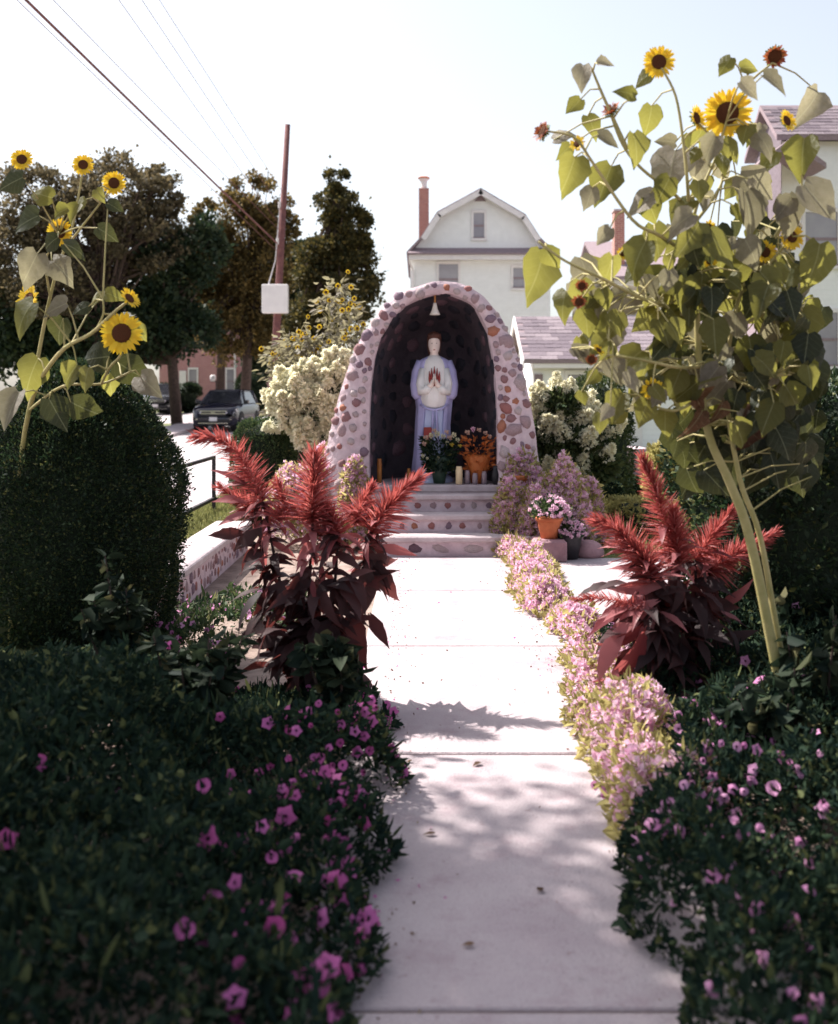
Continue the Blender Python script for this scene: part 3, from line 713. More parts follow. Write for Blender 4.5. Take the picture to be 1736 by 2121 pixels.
for a in (1300, 1380, 1450): win(hc_, xx(a, D), xx(a+28, D), zz(680, D), zz(610, D), D)

# house on the right, its roof edge above the sunflowers
D = 30
hr = thing('corner_house', 'tall white house with a mauve shingle roof at the right behind the sunflowers', 'house', (xx(1700, D), D+2, 0))
rx = xx(1609, D); ze, zr, RUN = zz(279, D), zz(218, D*1.05), D*.05
MB().prism([(rx+.25, -.1), (rx+7, -.1), (rx+7, ze-.1), (rx+.25, ze-.1)], D+.35, D+2*RUN-.35).build('wall', M['white'], hr)
b = MB(); v1 = [(rx, D, ze), (rx+7.4, D, ze), (rx+7.4, D+RUN, zr), (rx, D+RUN, zr), (rx+7.4, D+2*RUN, ze), (rx, D+2*RUN, ze)]
b.add(v1+[(v[0], v[1], v[2]-.15) for v in v1], [(0, 1, 2, 3), (3, 2, 4, 5), (7, 6, 9, 8), (8, 9, 11, 10), (0, 6, 7, 1), (5, 4, 10, 11), (0, 3, 9, 6), (3, 5, 11, 9), (1, 7, 8, 2), (2, 8, 10, 4)])
hroof = b.build('roof', M['roofgrey'], hr)
rl = Vector((0, RUN, zr-ze)); rlen = rl.length; rdir = rl.normalized(); rn_ = Vector((0, -rdir.z, rdir.y))
Mroof = Matrix((Vector((1, 0, 0)), rdir, rn_)).transposed().to_4x4()
for r_ in range(int(rlen/.2)):
    x = rx+.01+(.2 if r_ % 2 else 0)
    for kk in range(9):
        link('shingle', random.choice(shm), hroof, Matrix.Translation(Vector((x, D, ze))+rdir*(r_*.2)+rn_*.004) @ Mroof @ Matrix.Diagonal((1.2, .55, 1, 1))); x += .445
b = MB(); b.add([(rx+.27, D+.35, ze-.11), (rx+.27, D+RUN, zr-.2), (rx+.27, D+2*RUN-.35, ze-.11)], [(0, 1, 2)]); o = b.build('gable', M['shingle'][1], hr); s_ = o.modifiers.new('t', 'SOLIDIFY'); s_.thickness = .05
MB().box(rx+.232, rx+.247, D+.34, D+2*RUN-.34, -.05, ze-.1).build('side_cladding', M['shingle'][1], hr)
b = MB(); p0, p1 = P(1570, 338, D-1.2), P(1640, 285, D-1.2)
b.prism([(p0.x, p0.z), (p1.x, p1.z), (p1.x+.9, p0.z), (p1.x+.9, p0.z-.14), (p1.x, p1.z-.2), (p0.x, p0.z-.14)], D-1.25, D+.34); b.build('porch_gable', M['roofgrey'], hr)
MB().box(p0.x+.12, p0.x+.3, D-1.1, D-.92, -.05, p0.z-.10).build('porch_post', M['roofgrey'], hr)
for z0 in (5.2, 2.4, .6 if False else -9):
    if z0 > 0: win(hr, rx+.9, rx+1.8, z0, z0+1.5, D+.35)

# brick stoop
D = 20
sp = thing('brick_stoop', 'rounded stack of mauve brick steps beyond the right hydrangea', 'steps', (xx(1312, D), D+.4, 0))
bm_ = [MB().box(0, .2, 0, .1, 0, .085, .006).mesh('brick', q) for q in M['stones'][1:3]+[M['stones'][6]]]
for c in range(6):
    hw = .36 if c < 5 else .30; xc = xx(1312, D); n = int(2*hw/.21)
    MB().box(xc-hw+.01, xc+hw-.01, D+.02+c*.02, D+1, c*.1, c*.1+.095).build('course_core', M['mortar'], sp)
    for k in range(n+1):
        x0 = xc-hw+(k-(.5 if c % 2 else 0))*.21
        if x0 < xc-hw-.02 or x0+.2 > xc+hw+.12: continue
        link('brick', random.choice(bm_), sp, Matrix.Translation((x0, D-.02+c*.02, c*.1+.005)))

# far brick house
D = 72
bh = thing('brick_house', 'pink brick house with white windows across the street under the trees', 'house', (xx(500, D), D+4, gz(D)))
b0, b1 = xx(330, D), xx(650, D)
MB().box(b0, b1, D, D+9, gz(D)-.2, 7.2).build('wall', M['brickpink'], bh)
MB().prism([(b0-.4, 7.2), (b1+.4, 7.2), ((b0+b1)/2, 9.6)], D-.4, D+9.4).build('roof', M['roofgrey'], bh)
for a in (392, 470, 590): win(bh, xx(a, D), xx(a+16, D), zz(815, D), zz(765, D), D)
for a in (392, 520, 590): win(bh, xx(a, D), xx(a+20, D), zz(690, D), zz(640, D), D)
MB().box(xx(485, D), xx(489, D), D-.12, D-.003, gz(D), 7.1).build('downspout', M['trim'], bh)
MB().box(xx(372, D), xx(386, D), D-.1, D-.003, gz(D), zz(768, D)).build('door', M['trim'], bh)
D = 64
lx = xx(448, D)
sg = thing('twin_lamp', 'thin dark post carrying two small white lamps before the brick house', 'lamp post', (lx, D, gz(D)))
MB().tube([(lx, D, gz(D)), (lx, D, zz(790, D))], .04, 7).build('post', M['black'], sg)
MB().box(lx-.3, lx+.3, D-.03, D+.03, zz(791, D), zz(789, D)).build('crossbar', M['black'], sg)
for s in (-1, 1): MB().lathe([(.1, 0), (.16, .05), (.17, .3), (.1, .38)], (lx+s*.2, D, zz(790, D)), 10).build('lamp', M['trim'], sg, True)

# ------------------------------------------------------------------ pole, box and wires
A = P(560, 870, 37); A.z = 0; B = P(596, 258, 37)
up = thing('utility_pole', 'leaning brown wooden utility pole beside the tall trees carrying a white box', 'utility pole', (A.x, 37, 0))
MB().tube([A-Vector((0, 0, .5)), A.lerp(B, .5), B], [.15, .125, .09], 12).build('pole', M['pole'], up, True)
def onpole(vy): return A.lerp(B, (zz(vy, 37))/B.z)
q = onpole(620)
MB().box(q.x-.50, q.x+.37, q.y-.42, q.y-.11, zz(650, 37), zz(591, 37), .02).build('box', M['trim'], up)
MB().tube([q+Vector((-.33, -.2, .4)), onpole(540)+Vector((-.16, -.05, 0)), onpole(430)+Vector((-.12, 0, 0))], .02, 5).build('conduit', M['trim'], up)
MB().tube([onpole(805)+Vector((-.16, 0, 0)), onpole(805)+Vector((.2, 0, 0))], .02, 5).build('band', M['trim'], up)
for vy in (500, 425): MB().tube([onpole(vy)+Vector((-.12, -.08, -.1)), onpole(vy)+Vector((-.12, -.08, .1))], .05, 8).build('insulator', M['trim'], up)
NX, NY = -8.0, 6.0               # a point the wires pass
BX, BY = -9.72, -9.0
np_ = thing('utility_pole', 'tall brown wooden utility pole on the sidewalk at the near end of the wires', 'utility pole', (BX, BY, 0))
MB().tube([(BX, BY, -.5), (BX, BY, 16.4)], [.19, .10], 12).build('pole', M['pole'], np_, True)
MB().box(BX-.9, BX+.9, BY-.06, BY+.06, 15.9, 16.05).build('crossarm', M['pole'], np_)
def wire(vy, x1, y1, rad, label, grp, sag=.12, dx=0):
    """from the far pole at picture height vy through the pixel x1,y1 to the near pole"""
    a = onpole(vy)+Vector((-.12+dx, -.08, 0)); xa, ya = (a.x/a.y*F+868), 822-(a.z-CAMH)/a.y*F
    sl_ = (y1-ya)/(x1-xa); xb = 868+(NX+dx)/NY*F; yb = ya+sl_*(xb-xa)
    e = Vector((NX+dx, NY, CAMH-(yb-822)/F*NY)); e = a+(e-a)*((a.y-BY)/(a.y-NY))
    pts = []
    for k in range(25):
        t = k/24; p = a.lerp(e, t); p.z -= sag*4*t*(1-t); pts.append(p)
    tag(MB().tube(pts, rad, 5).build('overhead_wire', M['pole']), label, 'wire', grp)
wire(505, 170, 103, .028, 'thick dark overhead cable running to the leaning pole', None, .1)
for vy, x1, y1, dx in ((520, 152, 103, 0), (480, 220, 103, .3), (470, 325, 103, .3), (440, 367, 103, .5), (410, 400, 103, .7)):
    wire(vy, x1, y1, .008, 'thin overhead wire above the trees', 'thin overhead wires', .1, dx*.3)

# ------------------------------------------------------------------ railing
RX = -2.48
ra = thing('railing', 'black metal pipe railing beside the grass strip', 'railing', (RX, 12, .15))
for Y in (13.15, 11.3, 9.4): MB().box(RX-.02, RX+.02, Y-.02, Y+.02, .10, .84).build('post', M['black'], ra)
for z in (.82, .32): MB().box(RX-.018, RX+.018, 7.6, 13.13, z-.018, z+.018).build('rail', M['black'], ra)
MB().tube([(RX, 13.15, .32), (RX+.55, 13.5, .16)], .02, 6).build('brace', M['black'], ra)

# ------------------------------------------------------------------ cars
M['plate'] = mat('number_plate', (.72, .68, .70), (.66, .62, .64), .4, 5)
M['tyre'] = mat('tyre', (.015, .014, .016), (.025, .024, .026), .85, 20)
M['rim'] = mat('rim', (.35, .33, .35), (.28, .26, .28), .3, 10, metal=.8)
M['chrome'] = mat('chrome', (.65, .62, .64), (.55, .52, .55), .15, 10, metal=1)
M['lens'] = mat('headlight_lens', (.62, .55, .62), (.5, .45, .52), .1, 6, spec=.7)
def car(label, loc, paint, rz, grp='cars parked along the street'):
    c = thing('parked_car', label, 'car', loc, grp, rz)
    b = MB(); secs = []
    for y, w_, zl, zt in [(-2.32, .62, .42, .70), (-2.28, .78, .32, .84), (-2.12, .89, .24, .95), (-1.8, .925, .22, 1.02), (-1.25, .935, .20, 1.10), (-.9, .935, .2, 1.14), (.5, .94, .2, 1.15), (1.7, .93, .2, 1.16), (2.12, .90, .28, 1.12), (2.28, .82, .40, 1.0)]:
        h = [(w_*.86, zl), (w_*.98, zl+.12), (w_, zl+.32), (w_*.985, zt-.14), (w_*.93, zt-.03), (w_*.75, zt+.012), (w_*.4, zt+.03)]
        secs.append([(x, y, z) for x, z in h]+[(-x, y, z) for x, z in reversed(h)])
    bd = b.loft(secs).build('body', paint, c, True, True)
    # roof, pillars, glass
    lo = [(-.84, -1.18), (.84, -1.18), (.88, -.6), (.88, 1.7), (.80, 2.15), (-.80, 2.15), (-.88, 1.7), (-.88, -.6)]
    hi = [(-.60, -.42), (.60, -.42), (.66, -.1), (.66, 1.5), (.60, 1.85), (-.60, 1.85), (-.66, 1.5), (-.66, -.1)]
    g = MB(); g.loft([[(x, y, 1.10) for x, y in lo], [(x*1.0, y, 1.63) for x, y in hi]]); g.build('window_glass', M['darkglass'], c, False, True)
    r = MB(); r.loft([[(x*1.04, y*1.02, 1.612) for x, y in hi], [(x*1.0, y, 1.66) for x, y in hi], [(x*.75, y*.8+.1, 1.695) for x, y in hi]]); r.build('roof', paint, c, True, True)
    for i in (0, 1, 2, 7, 3, 6, 4, 5): MB().tube([(lo[i][0]*1.005, lo[i][1], 1.10), (hi[i][0]*1.02, hi[i][1], 1.64)], [.045, .04], 6).build('pillar', paint, c, True, True)
    for s in (-1, 1):
        b = MB(); b.loft([[(s*.48, -2.29, .70), (s*.50, -2.24, .84), (s*.86, -2.06, .90), (s*.90, -2.0, .80), (s*.84, -2.17, .74)], [(s*.48, -2.345, .71), (s*.50, -2.29, .835), (s*.85, -2.12, .89), (s*.89, -2.06, .81), (s*.83, -2.23, .75)]]).build('headlight', M['lens'], c, False, True)
        MB().box(min(s*.90, s*1.1), max(s*.90, s*1.1), -.98, -.80, 1.10, 1.26, .03).build('mirror', paint, c, False, True)
        MB().lathe([(.0, 0), (.06, 0), (.06, .03), (.0, .03)], (s*.68, -2.26, .47), 10).build('fog_lamp', M['chrome'], c, False, True)
        for y in (-1.42, 1.38):
            a = MB(); n = 20
            a.tube([(s*.55, y, .38), (s*.945, y, .38)], .425, n); a.build('wheel_arch', M['tyre'], c, False, True)
            t = MB(); t.tube([(s*.70, y, .345), (s*.72, y, .345), (s*.935, y, .345), (s*.955, y, .345)], [.31, .345, .345, .315], n); wl_ = t.build('wheel', M['tyre'], c, False, True)
            t = MB(); t.tube([(s*.94, y, .345), (s*.962, y, .345)], [.22, .20], n)
            for k in range(5):
                an = k*1.2566; t.tube([(s*.965, y, .345), (s*.962, y+.2*math.cos(an), .345+.2*math.sin(an))], [.035, .025], 5)
            t.build('rim', M['rim'], wl_, False, True)
    MB().box(-.50, .50, -2.352, -2.25, .60, .80, .02).build('grille', M['black'], c, False, True)
    for z, w_ in ((.82, .56), (.72, .50)): MB().box(-w_, w_, -2.375, -2.354, z-.014, z+.014).build('chrome_bar', M['chrome'], c, False, True)
    e = MB(); e.box(-.07, -.045, -2.395, -2.377, .70, .81); e.box(.045, .07, -2.395, -2.377, .70, .81); e.box(-.045, .045, -2.393, -2.377, .742, .766); e.build('emblem', M['chrome'], c, False, True)
    MB().box(-.68, .68, -2.33, -2.2, .36, .50, .03).build('air_intake', M['black'], c, False, True)
    MB().box(-.16, .16, -2.36, -2.332, .42, .58, .006).build('number_plate', M['plate'], c, False, True)
    MB().box(-.60, .60, -2.355, -2.34, .325, .345).build('bumper_trim', M['chrome'], c, False, True)
    for x_ in (-.5, .1): MB().tube([(x_, -1.17, 1.155), (x_+.4, -.98, 1.25)], .01, 5).build('wiper', M['black'], c, False, True)
M['navy'] = mat('navy_paint', (.012, .011, .024), (.016, .014, .03), .12, 2, spec=.6)
M['blackpaint'] = mat('black_paint', (.014, .013, .016), (.02, .018, .022), .15, 2, spec=.6)
cy = 43.2; car('dark blue parked car with a pale number plate facing the garden', (xx(442, cy)+.16, cy+2.3, gz(cy)+.02), M['navy'], R(-4))
cy = 58.5; car('black parked car farther up the street beyond the dark blue one', (xx(312, cy), cy+2.3, gz(cy)), M['blackpaint'], R(6))

# ------------------------------------------------------------------ trees
def tree(name, label, base, trunk, blobs, n, leaf, m, D, grp='trees across the street', sub=14, spread=.34, tr=.22, up=.2, depth=.9, wisp=.03):
    """blobs: (px, py, rx, ry) ellipses of the crown as seen, at distance D"""
    bx, by, bz = base
    t = thing(name, label, 'tree', base, grp)
    tot = sum(q[2]*q[3] for q in blobs); pos = []; nr = []; cents = []
    for (vx, vy, rx, ry) in blobs:
        c = P(vx, vy, D); rx, ry = rx/F*D, ry/F*D
        k = max(3, int(sub*rx*ry/(60/F*D)**2)); m_ = int(n*(rx*ry)/(tot/F/F*D*D))
        d = sphere_pts(k); rad = RNG.uniform(.35, 1.0, (k, 1))**.5
        cc = np.array(c)+d*rad*np.array([rx, rx*depth, ry])*.86
        sr = spread*min(rx, ry)*RNG.uniform(.6, 1.25, k)
        which = RNG.integers(0, k, m_)
        o = sphere_pts(m_)*(RNG.uniform(0, 1, (m_, 1))**.45)
        pos.append(cc[which]+o*sr[which][:, None]*np.array([1.1, 1.1, .8])); nr.append(o+.4*(cc[which]-np.array(c))/max(rx, ry))
        cents += [Vector(q) for q in cc[:max(2, k//3)]]
    pos = np.concatenate(pos); nr = np.concatenate(nr)
    w8 = RNG.uniform(0, 1, len(pos)) < wisp      # loose sprays reaching out of the crown
    pos[w8] += nr[w8]*RNG.uniform(.1, .6, (w8.sum(), 1))*np.array([.7, .7, .9])+np.array([0, 0, .25])
    N = len(pos); d = nr+RNG.normal(size=(N, 3))*.6+np.array([0, 0, up])
    L = rn(N, leaf*.7, leaf*1.3)
    cloud('crown', pos, d, L, L*rn(N, .5, .8), m, t)
    b = MB(); top = Vector(trunk)
    b.tube([Vector(base)-Vector((0, 0, .3)), Vector(base).lerp(top, .5)+Vector((.1, 0, 0)), top], [tr*1.25, tr, tr*.55], 9)
    for c in cents:
        s_ = Vector(base).lerp(top, random.uniform(.45, 1)); mid = s_.lerp(c, .5)+Vector((0, 0, -.12*(c-s_).length*.3))
        b.tube([s_, mid, c], [tr*.35, tr*.22, tr*.06], 5, False)
    b.build('trunk', M['bark'], t, True)
    return t
D = 47
tree('open_tree', 'tall open crowned tree with thin mauve brown leaves at the corner', (xx(190, D), D, gz(D)), P(220, 520, D),
     [(240, 400, 120, 85), (330, 400, 60, 70), (160, 470, 90, 90), (300, 500, 110, 80), (70, 430, 90, 110), (120, 600, 150, 90), (30, 560, 90, 120)], 34000, .18, M['tree_mauve'], D, spread=.24, tr=.3, sub=26, wisp=.04)
D = 45
tree('dark_tree', 'dense dark green tree standing behind the blue car', (xx(335, D), D+3, gz(D)), P(335, 600, D+3),
     [(335, 560, 75, 110), (300, 660, 95, 90), (390, 690, 80, 60), (200, 690, 110, 80), (120, 710, 120, 80), (20, 680, 110, 110), (410, 520, 60, 90)], 30000, .24, M['tree_dark'], D+3, spread=.4, sub=20)
D = 52
tree('tall_tree', 'tall tree with rusty olive leaves and open top behind the utility pole', (xx(505, D), D, gz(D)), P(515, 520, D),
     [(535, 415, 75, 65), (500, 470, 80, 80), (575, 490, 45, 95), (455, 560, 85, 100), (540, 590, 80, 90), (480, 680, 100, 80), (580, 690, 60, 70), (430, 470, 45, 60), (430, 600, 60, 90)], 38000, .18, M['tree_olive'], D, spread=.24, sub=26, wisp=.04)
D = 40
tree('cone_tree', 'dense columnar evergreen tree right of the utility pole', (xx(695, D), D, gz(D)), P(700, 400, D),
     [(702, 378, 30, 34), (700, 430, 44, 50), (728, 480, 48, 60), (700, 520, 62, 60), (735, 550, 56, 70), (665, 560, 58, 80), (700, 620, 90, 60), (655, 670, 70, 70), (640, 750, 60, 70)], 38000, .15, M['tree_conifer'], D, spread=.34, sub=30, tr=.2, wisp=.02)
D = 56
tree('back_tree', 'dark broad tree behind the utility pole', (xx(600, D), D, gz(D)), P(600, 650, D),
     [(590, 650, 70, 90), (640, 640, 60, 80), (560, 740, 60, 50), (612, 560, 48, 80)], 15000, .26, M['tree_dark'], D, spread=.4, sub=20)

D = 62
tree('far_tree', 'broad dark tree filling the gap behind the leaning pole', (xx(455, D), D, gz(D)), P(455, 600, D), [(420, 560, 70, 100), (500, 600, 80, 90), (580, 590, 70, 90), (640, 660, 60, 80), (380, 640, 70, 80)], 16000, .3, M['tree_dark'], D, spread=.4, sub=20)
# ------------------------------------------------------------------ shrubs
def shrub(name, label, cx, cy, z0, z1, rx, ry, n, leaf, m, cat='shrub', grp=None, pw=2.6, lump=.06, stem=True, taper=0.0, core=True, prof=None):
    t = thing(name, label, cat, (cx, cy, z0), grp)
    d = sphere_pts(n); h = (z1-z0)/2; cz = (z0+z1)/2
    ex = 2/pw
    q = np.sign(d)*np.abs(d)**ex; q /= np.maximum((np.abs(q)**pw).sum(1, keepdims=True)**(1/pw), 1e-6)
    lm = np.array([1+lump*noise.noise(Vector(v)*3.0) + lump*.5*noise.noise(Vector(v)*8) for v in d])
    k = lm*(1-np.abs(RNG.normal(0, .05, n)))
    tz = 1-taper*(q[:, 2]*.5+.5)
    pos = np.stack([cx+q[:, 0]*rx*k*tz, cy+q[:, 1]*ry*k*tz, cz+q[:, 2]*h*k], 1)
    if prof:                      # radius as a function of relative height
        zs, rs = zip(*prof); u = RNG.uniform(0, 1, n)**.9; a = RNG.uniform(0, 6.2832, n); rr = np.interp(u, zs, rs)
        d = np.stack([np.cos(a), np.sin(a), (u-.45)*1.6], 1)
        lm = np.array([1+lump*noise.noise(Vector((math.cos(p)*2.2, math.sin(p)*2.2, q_*4)))+lump*.7*noise.noise(Vector((math.cos(p)*6, math.sin(p)*6, q_*11))) for p, q_ in zip(a, u)])
        k = lm*(1-np.abs(RNG.normal(0, .05, n)))*np.where(RNG.uniform(0, 1, n) < .10, RNG.uniform(1.0, 1.09, n), 1)
        pos = np.stack([cx+rr*rx*k*np.cos(a), cy+rr*ry*k*np.sin(a), z0+(z1-z0)*u*(.97+.03*lm)], 1)
    L = rn(n, leaf*.6, leaf*1.3)
    cloud('foliage', pos, d*.8+RNG.normal(size=(n, 3))*.6+np.array([0, 0, .3]), L, L*rn(n, .35, .6), m, t)
    if prof:
        i_ = RNG.integers(0, n, 700); L = rn(700, .04, .085); sh_ = cloud('shoots', pos[i_], d[i_]+RNG.normal(size=(700, 3))*.4+np.array([0, 0, .6]), L, L*.16, m, t); sh_['kind'] = 'stuff'
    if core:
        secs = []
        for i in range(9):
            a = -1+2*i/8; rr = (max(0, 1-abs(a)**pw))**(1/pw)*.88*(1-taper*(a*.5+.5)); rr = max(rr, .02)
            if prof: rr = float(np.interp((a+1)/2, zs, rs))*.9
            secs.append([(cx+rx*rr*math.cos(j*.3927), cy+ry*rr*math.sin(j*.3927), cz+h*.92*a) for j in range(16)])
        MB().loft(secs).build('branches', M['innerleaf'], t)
    return t
D = 6.5
shrub('clipped_yew', 'large clipped dark green yew dome beside the garden wall', xx(155, D), D, 0, zz(748, D), .645, .62, 95000, .023, M['yew'], pw=2.2, lump=.09, prof=[(0, .62), (.15, .86), (.3, .97), (.42, 1.0), (.55, .96), (.7, .85), (.8, .73), (.88, .58), (.94, .42), (.98, .25), (1, .05)])
D = 13.4
shrub('round_bush', 'round clipped bush left of the grotto steps', xx(546, D), D, 0, zz(866, D), .40, .40, 20000, .032, M['bush'], pw=2.9, lump=.07)
D = 15
shrub('dark_bush', 'dark leafy bush behind the right hydrangea by the garage', xx(1243, D), D, 0, zz(782, D), .42, .45, 9000, .055, M['hydraleaf'], lump=.25)
D = 13.2
shrub('dark_bush', 'dome of dark leaves behind the terracotta pots', xx(1232, D), D, 0, zz(985, D), .30, .3, 6000, .045, M['bedleaf'], lump=.2)
D = 17
shrub('dark_bush', 'small dark bush before the brick stoop', xx(1298, D), D, 0, zz(988, D), .32, .3, 5000, .05, M['yew'], lump=.2)
D = 6.3
shrub('dark_evergreen', 'black green evergreen shrub behind the leaning sunflower stalk', xx(1600, D)+.25, D, 0, zz(790, D), .80, .55, 30000, .045, M['yew'], lump=.25, taper=.1)
D = 64
shrub('hedge', 'dark square hedge before the brick house', xx(372, D), D, gz(D)-.05, zz(797, D), 1.15, .8, 4000, .2, M['tree_dark'], pw=6, cat='hedge')
shrub('round_tree_bush', 'tall dark rounded bush behind the blue car', xx(520, D), D, gz(D)-.05, zz(772, D), .85, .9, 3500, .2, M['tree_dark'], pw=2.6)
D = 15.5
shrub('dark_bush', 'dark bush under the tall sunflower patch left of the grotto', xx(690, D), D, 0, zz(760, D), .6, .5, 8000, .06, M['hydraleaf'], lump=.3)

# hydrangeas
hb = []
for k in range(4):
    n = 150; u = RNG.uniform(0, 1, n)**.8; a = RNG.uniform(0, 6.28, n); r_ = .5*(1-u**1.4)*RNG.uniform(.75, 1, n)
    ps = np.stack([r_*np.cos(a), u*1.15-.30, r_*np.sin(a)], 1)*.92
    hb.append(leafmesh('bloom', ps, ps*np.array([1, .2, 1])+np.array([0, .15, 0])+RNG.normal(size=(n, 3))*.2, rn(n, .24, .34), rn(n, .2, .3), M['hydra']))
def hydrangea(label, blobs, D, nb, nl, size, grp='hydrangea bushes beside the grotto', extra=()):
    c0 = P(blobs[0][0], 900, D); t = thing('hydrangea', label, 'shrub', (c0.x, D, 0), grp)
    pos = []; nr = []; bl = []
    tot = sum(q[2]*q[3] for q in blobs)
    for vx, vy, rx, ry in blobs:
        c = P(vx, vy, D); rx, ry = rx/F*D, ry/F*D; m_ = int(nl*rx*ry/(tot/F/F*D*D))
        d = sphere_pts(m_); pos.append(np.array(c)+d*np.array([rx, rx*.8, ry])*RNG.uniform(.55, .95, (m_, 1))); nr.append(d)
        kb = max(2, int(nb*rx*ry/(tot/F/F*D*D)))
        for _ in range(kb):
            d = Vector(sphere_pts(1)[0]); d.y = -abs(d.y) if random.random() < .8 else d.y; d.z = abs(d.z)*1.0+.05 if random.random() < .8 else d.z; d.normalize()
            p = Vector(c)+Vector((d.x*rx, d.y*rx*.8, d.z*ry)); bl.append((p, d))
    pos = np.concatenate(pos); nr = np.concatenate(nr); N = len(pos); L = rn(N, .06, .12)
    cloud('foliage', pos, nr+RNG.normal(size=(N, 3))*.5, L, L*.55, M['hydraleaf'], t, True)
    b = MB()
    for p, d in bl[::2]: b.tube([(c0.x+random.uniform(-.12, .12), D, 0), p.lerp(Vector((c0.x, D, p.z*.6)), .5), p], [.014, .01, .005], 5, False)
    b.build('stems', M['bark'], t)
    for p, d in bl:
        link('bloom', random.choice(hb), t, frame(p, d+Vector((random.uniform(-.4, .4), random.uniform(-.4, .2), .5)), (0, -1, .1), size*random.uniform(.75, 1.3)))
    return t
hydrangea('pale cream hydrangea in full bloom left of the grotto', [(650, 850, 55, 55), (690, 800, 42, 45), (612, 850, 48, 40), (660, 910, 50, 50), (630, 810, 45, 38)], 13.0, 150, 5200, .19)
hydrangea('cream hydrangea with dark leaves right of the grotto', [(1160, 850, 50, 45), (1190, 920, 60, 50), (1130, 900, 40, 50), (1235, 960, 45, 40), (1170, 985, 60, 40), (1240, 900, 35, 40)], 12.4, 66, 6500, .165)

# ------------------------------------------------------------------ sunflowers
def leafshape(ws, wav, droop, fold, nm, seed=0):
    us = [0, .07, .18, .30, .42, .54, .66, .78, .89, 1.0]; b = MB(); vs = []
    tw = random.uniform(-.5, .5); bend = random.uniform(-.12, .12); cup = random.uniform(-.5, .6)
    for i, u in enumerate(us):
        w0 = float(np.interp(u, [0, .10, .26, .46, .66, .84, 1.0], ws)); an = tw*(u-.3)
        for s in (-1, -.5, 0, .5, 1):
            w_ = w0*(1+random.uniform(-wav, wav)*(abs(s) == 1)+(.03 if i % 2 else -.02)*(abs(s) == 1)); x = s*w_
            yy = u-(.10*abs(s) if i == 0 else .06*abs(s) if i == 1 else 0)+random.uniform(-.02, .02)*(abs(s) == 1)
            z = fold*abs(x)-cup*x*x*1.6+random.uniform(-1, 1)*wav*.22*w0*(abs(s) == 1)*2
            x, z = x*math.cos(an)-z*math.sin(an), x*math.sin(an)+z*math.cos(an)
            vs.append((x+bend*u*u, yy-.12*droop*u*u, z-droop*u*u*u**.3))
    fs = [(i*5+j, i*5+j+1, i*5+j+6, i*5+j+5) for i in range(9) for j in range(4)]
    return b.add(vs, fs)
HEART = [.16, .35, .43, .37, .24, .11, .005]; LANCE = [.02, .075, .125, .13, .095, .045, .002]; OVAL = [.02, .12, .19, .185, .125, .055, .003]
LM = {}
def leafset(key, shape, m, droop=(.15, .35, .55), fold=(.25, .1, .3)):
    LM[key] = [leafshape(shape, .07, dr*random.uniform(.7, 1.3), fo, 'leaf').mesh('leaf', m, None, True) for dr, fo in list(zip(droop, fold))*3]
leafset('sun', HEART, M['sunleaf']); leafset('pale', HEART, M['sunleafpale']); leafset('dead', [.10, .22, .30, .24, .17, .08, .005], M['deadleaf'], (.7, .9, .6), (.9, 1.2, .8))
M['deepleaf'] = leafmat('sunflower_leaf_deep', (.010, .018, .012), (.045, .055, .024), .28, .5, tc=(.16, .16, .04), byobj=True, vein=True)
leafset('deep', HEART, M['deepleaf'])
leafset('maroon', OVAL, M['maroonleaf'], (.2, .4, .6)); leafset('red', LANCE, M['redleaf'], (.2, .45, .7))
# heads
def headmesh(kind):
    d = MB(); d.lathe([(.0, -.10), (.40, -.08), (.46, 0), (.40, .07), (.2, .10), (.0, .105)], n=18)
    dm = d.mesh('disc', M['disc'], None, True)
    n = {'open': 44, 'side': 34, 'spent': 26, 'small': 22}[kind]; a = np.arange(n)*2*math.pi/n*1.0+RNG.uniform(-.1, .1, n)
    lay = (np.arange(n) % 2)
    ps = np.stack([.42*np.cos(a), .42*np.sin(a), -.02+.04*lay], 1)
    lift = {'open': .12, 'side': .35, 'spent': .9, 'small': .2}[kind]
    ds = np.stack([np.cos(a), np.sin(a), lift+RNG.uniform(-.18, .18, n)], 1)
    if kind == 'spent': ds += RNG.normal(size=(n, 3))*.35
    L = rn(n, .48, .62) if kind != 'spent' else rn(n, .25, .5)
    pm = leafmesh2('petals', ps, ds, L, rn(n, .17, .23) if kind != 'small' else rn(n, .24, .3), M['petal'] if kind != 'spent' else M['spent'])
    n = 22; a = np.arange(n)*2*math.pi/n
    sm = leafmesh2('sepals', np.stack([.36*np.cos(a), .36*np.sin(a), np.full(n, -.08)], 1), np.stack([np.cos(a), np.sin(a), RNG.uniform(-.5, .2, n)], 1), rn(n, .25, .4), rn(n, .14, .2), M['sepal'])
    return dm, pm, sm
def leafmesh2(name, pos, dirs, L, W, m):
    """petals lying flat: side vector in the plane of the head"""
    N = len(pos); d = unit(dirs); side = unit(np.cross(d, np.tile([0, 0, 1.0], (N, 1)))); nrm = np.cross(side, d); b = MB()
    for i in range(N):
        p, q, s, k = pos[i], d[i], side[i], nrm[i]
        b.add([p-s*W[i]*.25, p+s*W[i]*.25, p+q*L[i]*.45+s*W[i]*.5+k*W[i]*.15, p+q*L[i]*.45-s*W[i]*.5+k*W[i]*.15, p+q*L[i]*.8+s*W[i]*.3, p+q*L[i]*.8-s*W[i]*.3, p+q*L[i]-k*W[i]*.2],
              [(0, 1, 2, 3), (3, 2, 4, 5), (5, 4, 6)])
    return b.mesh(name, m)
HM = {k: headmesh(k) for k in ('open', 'side', 'spent', 'small')}
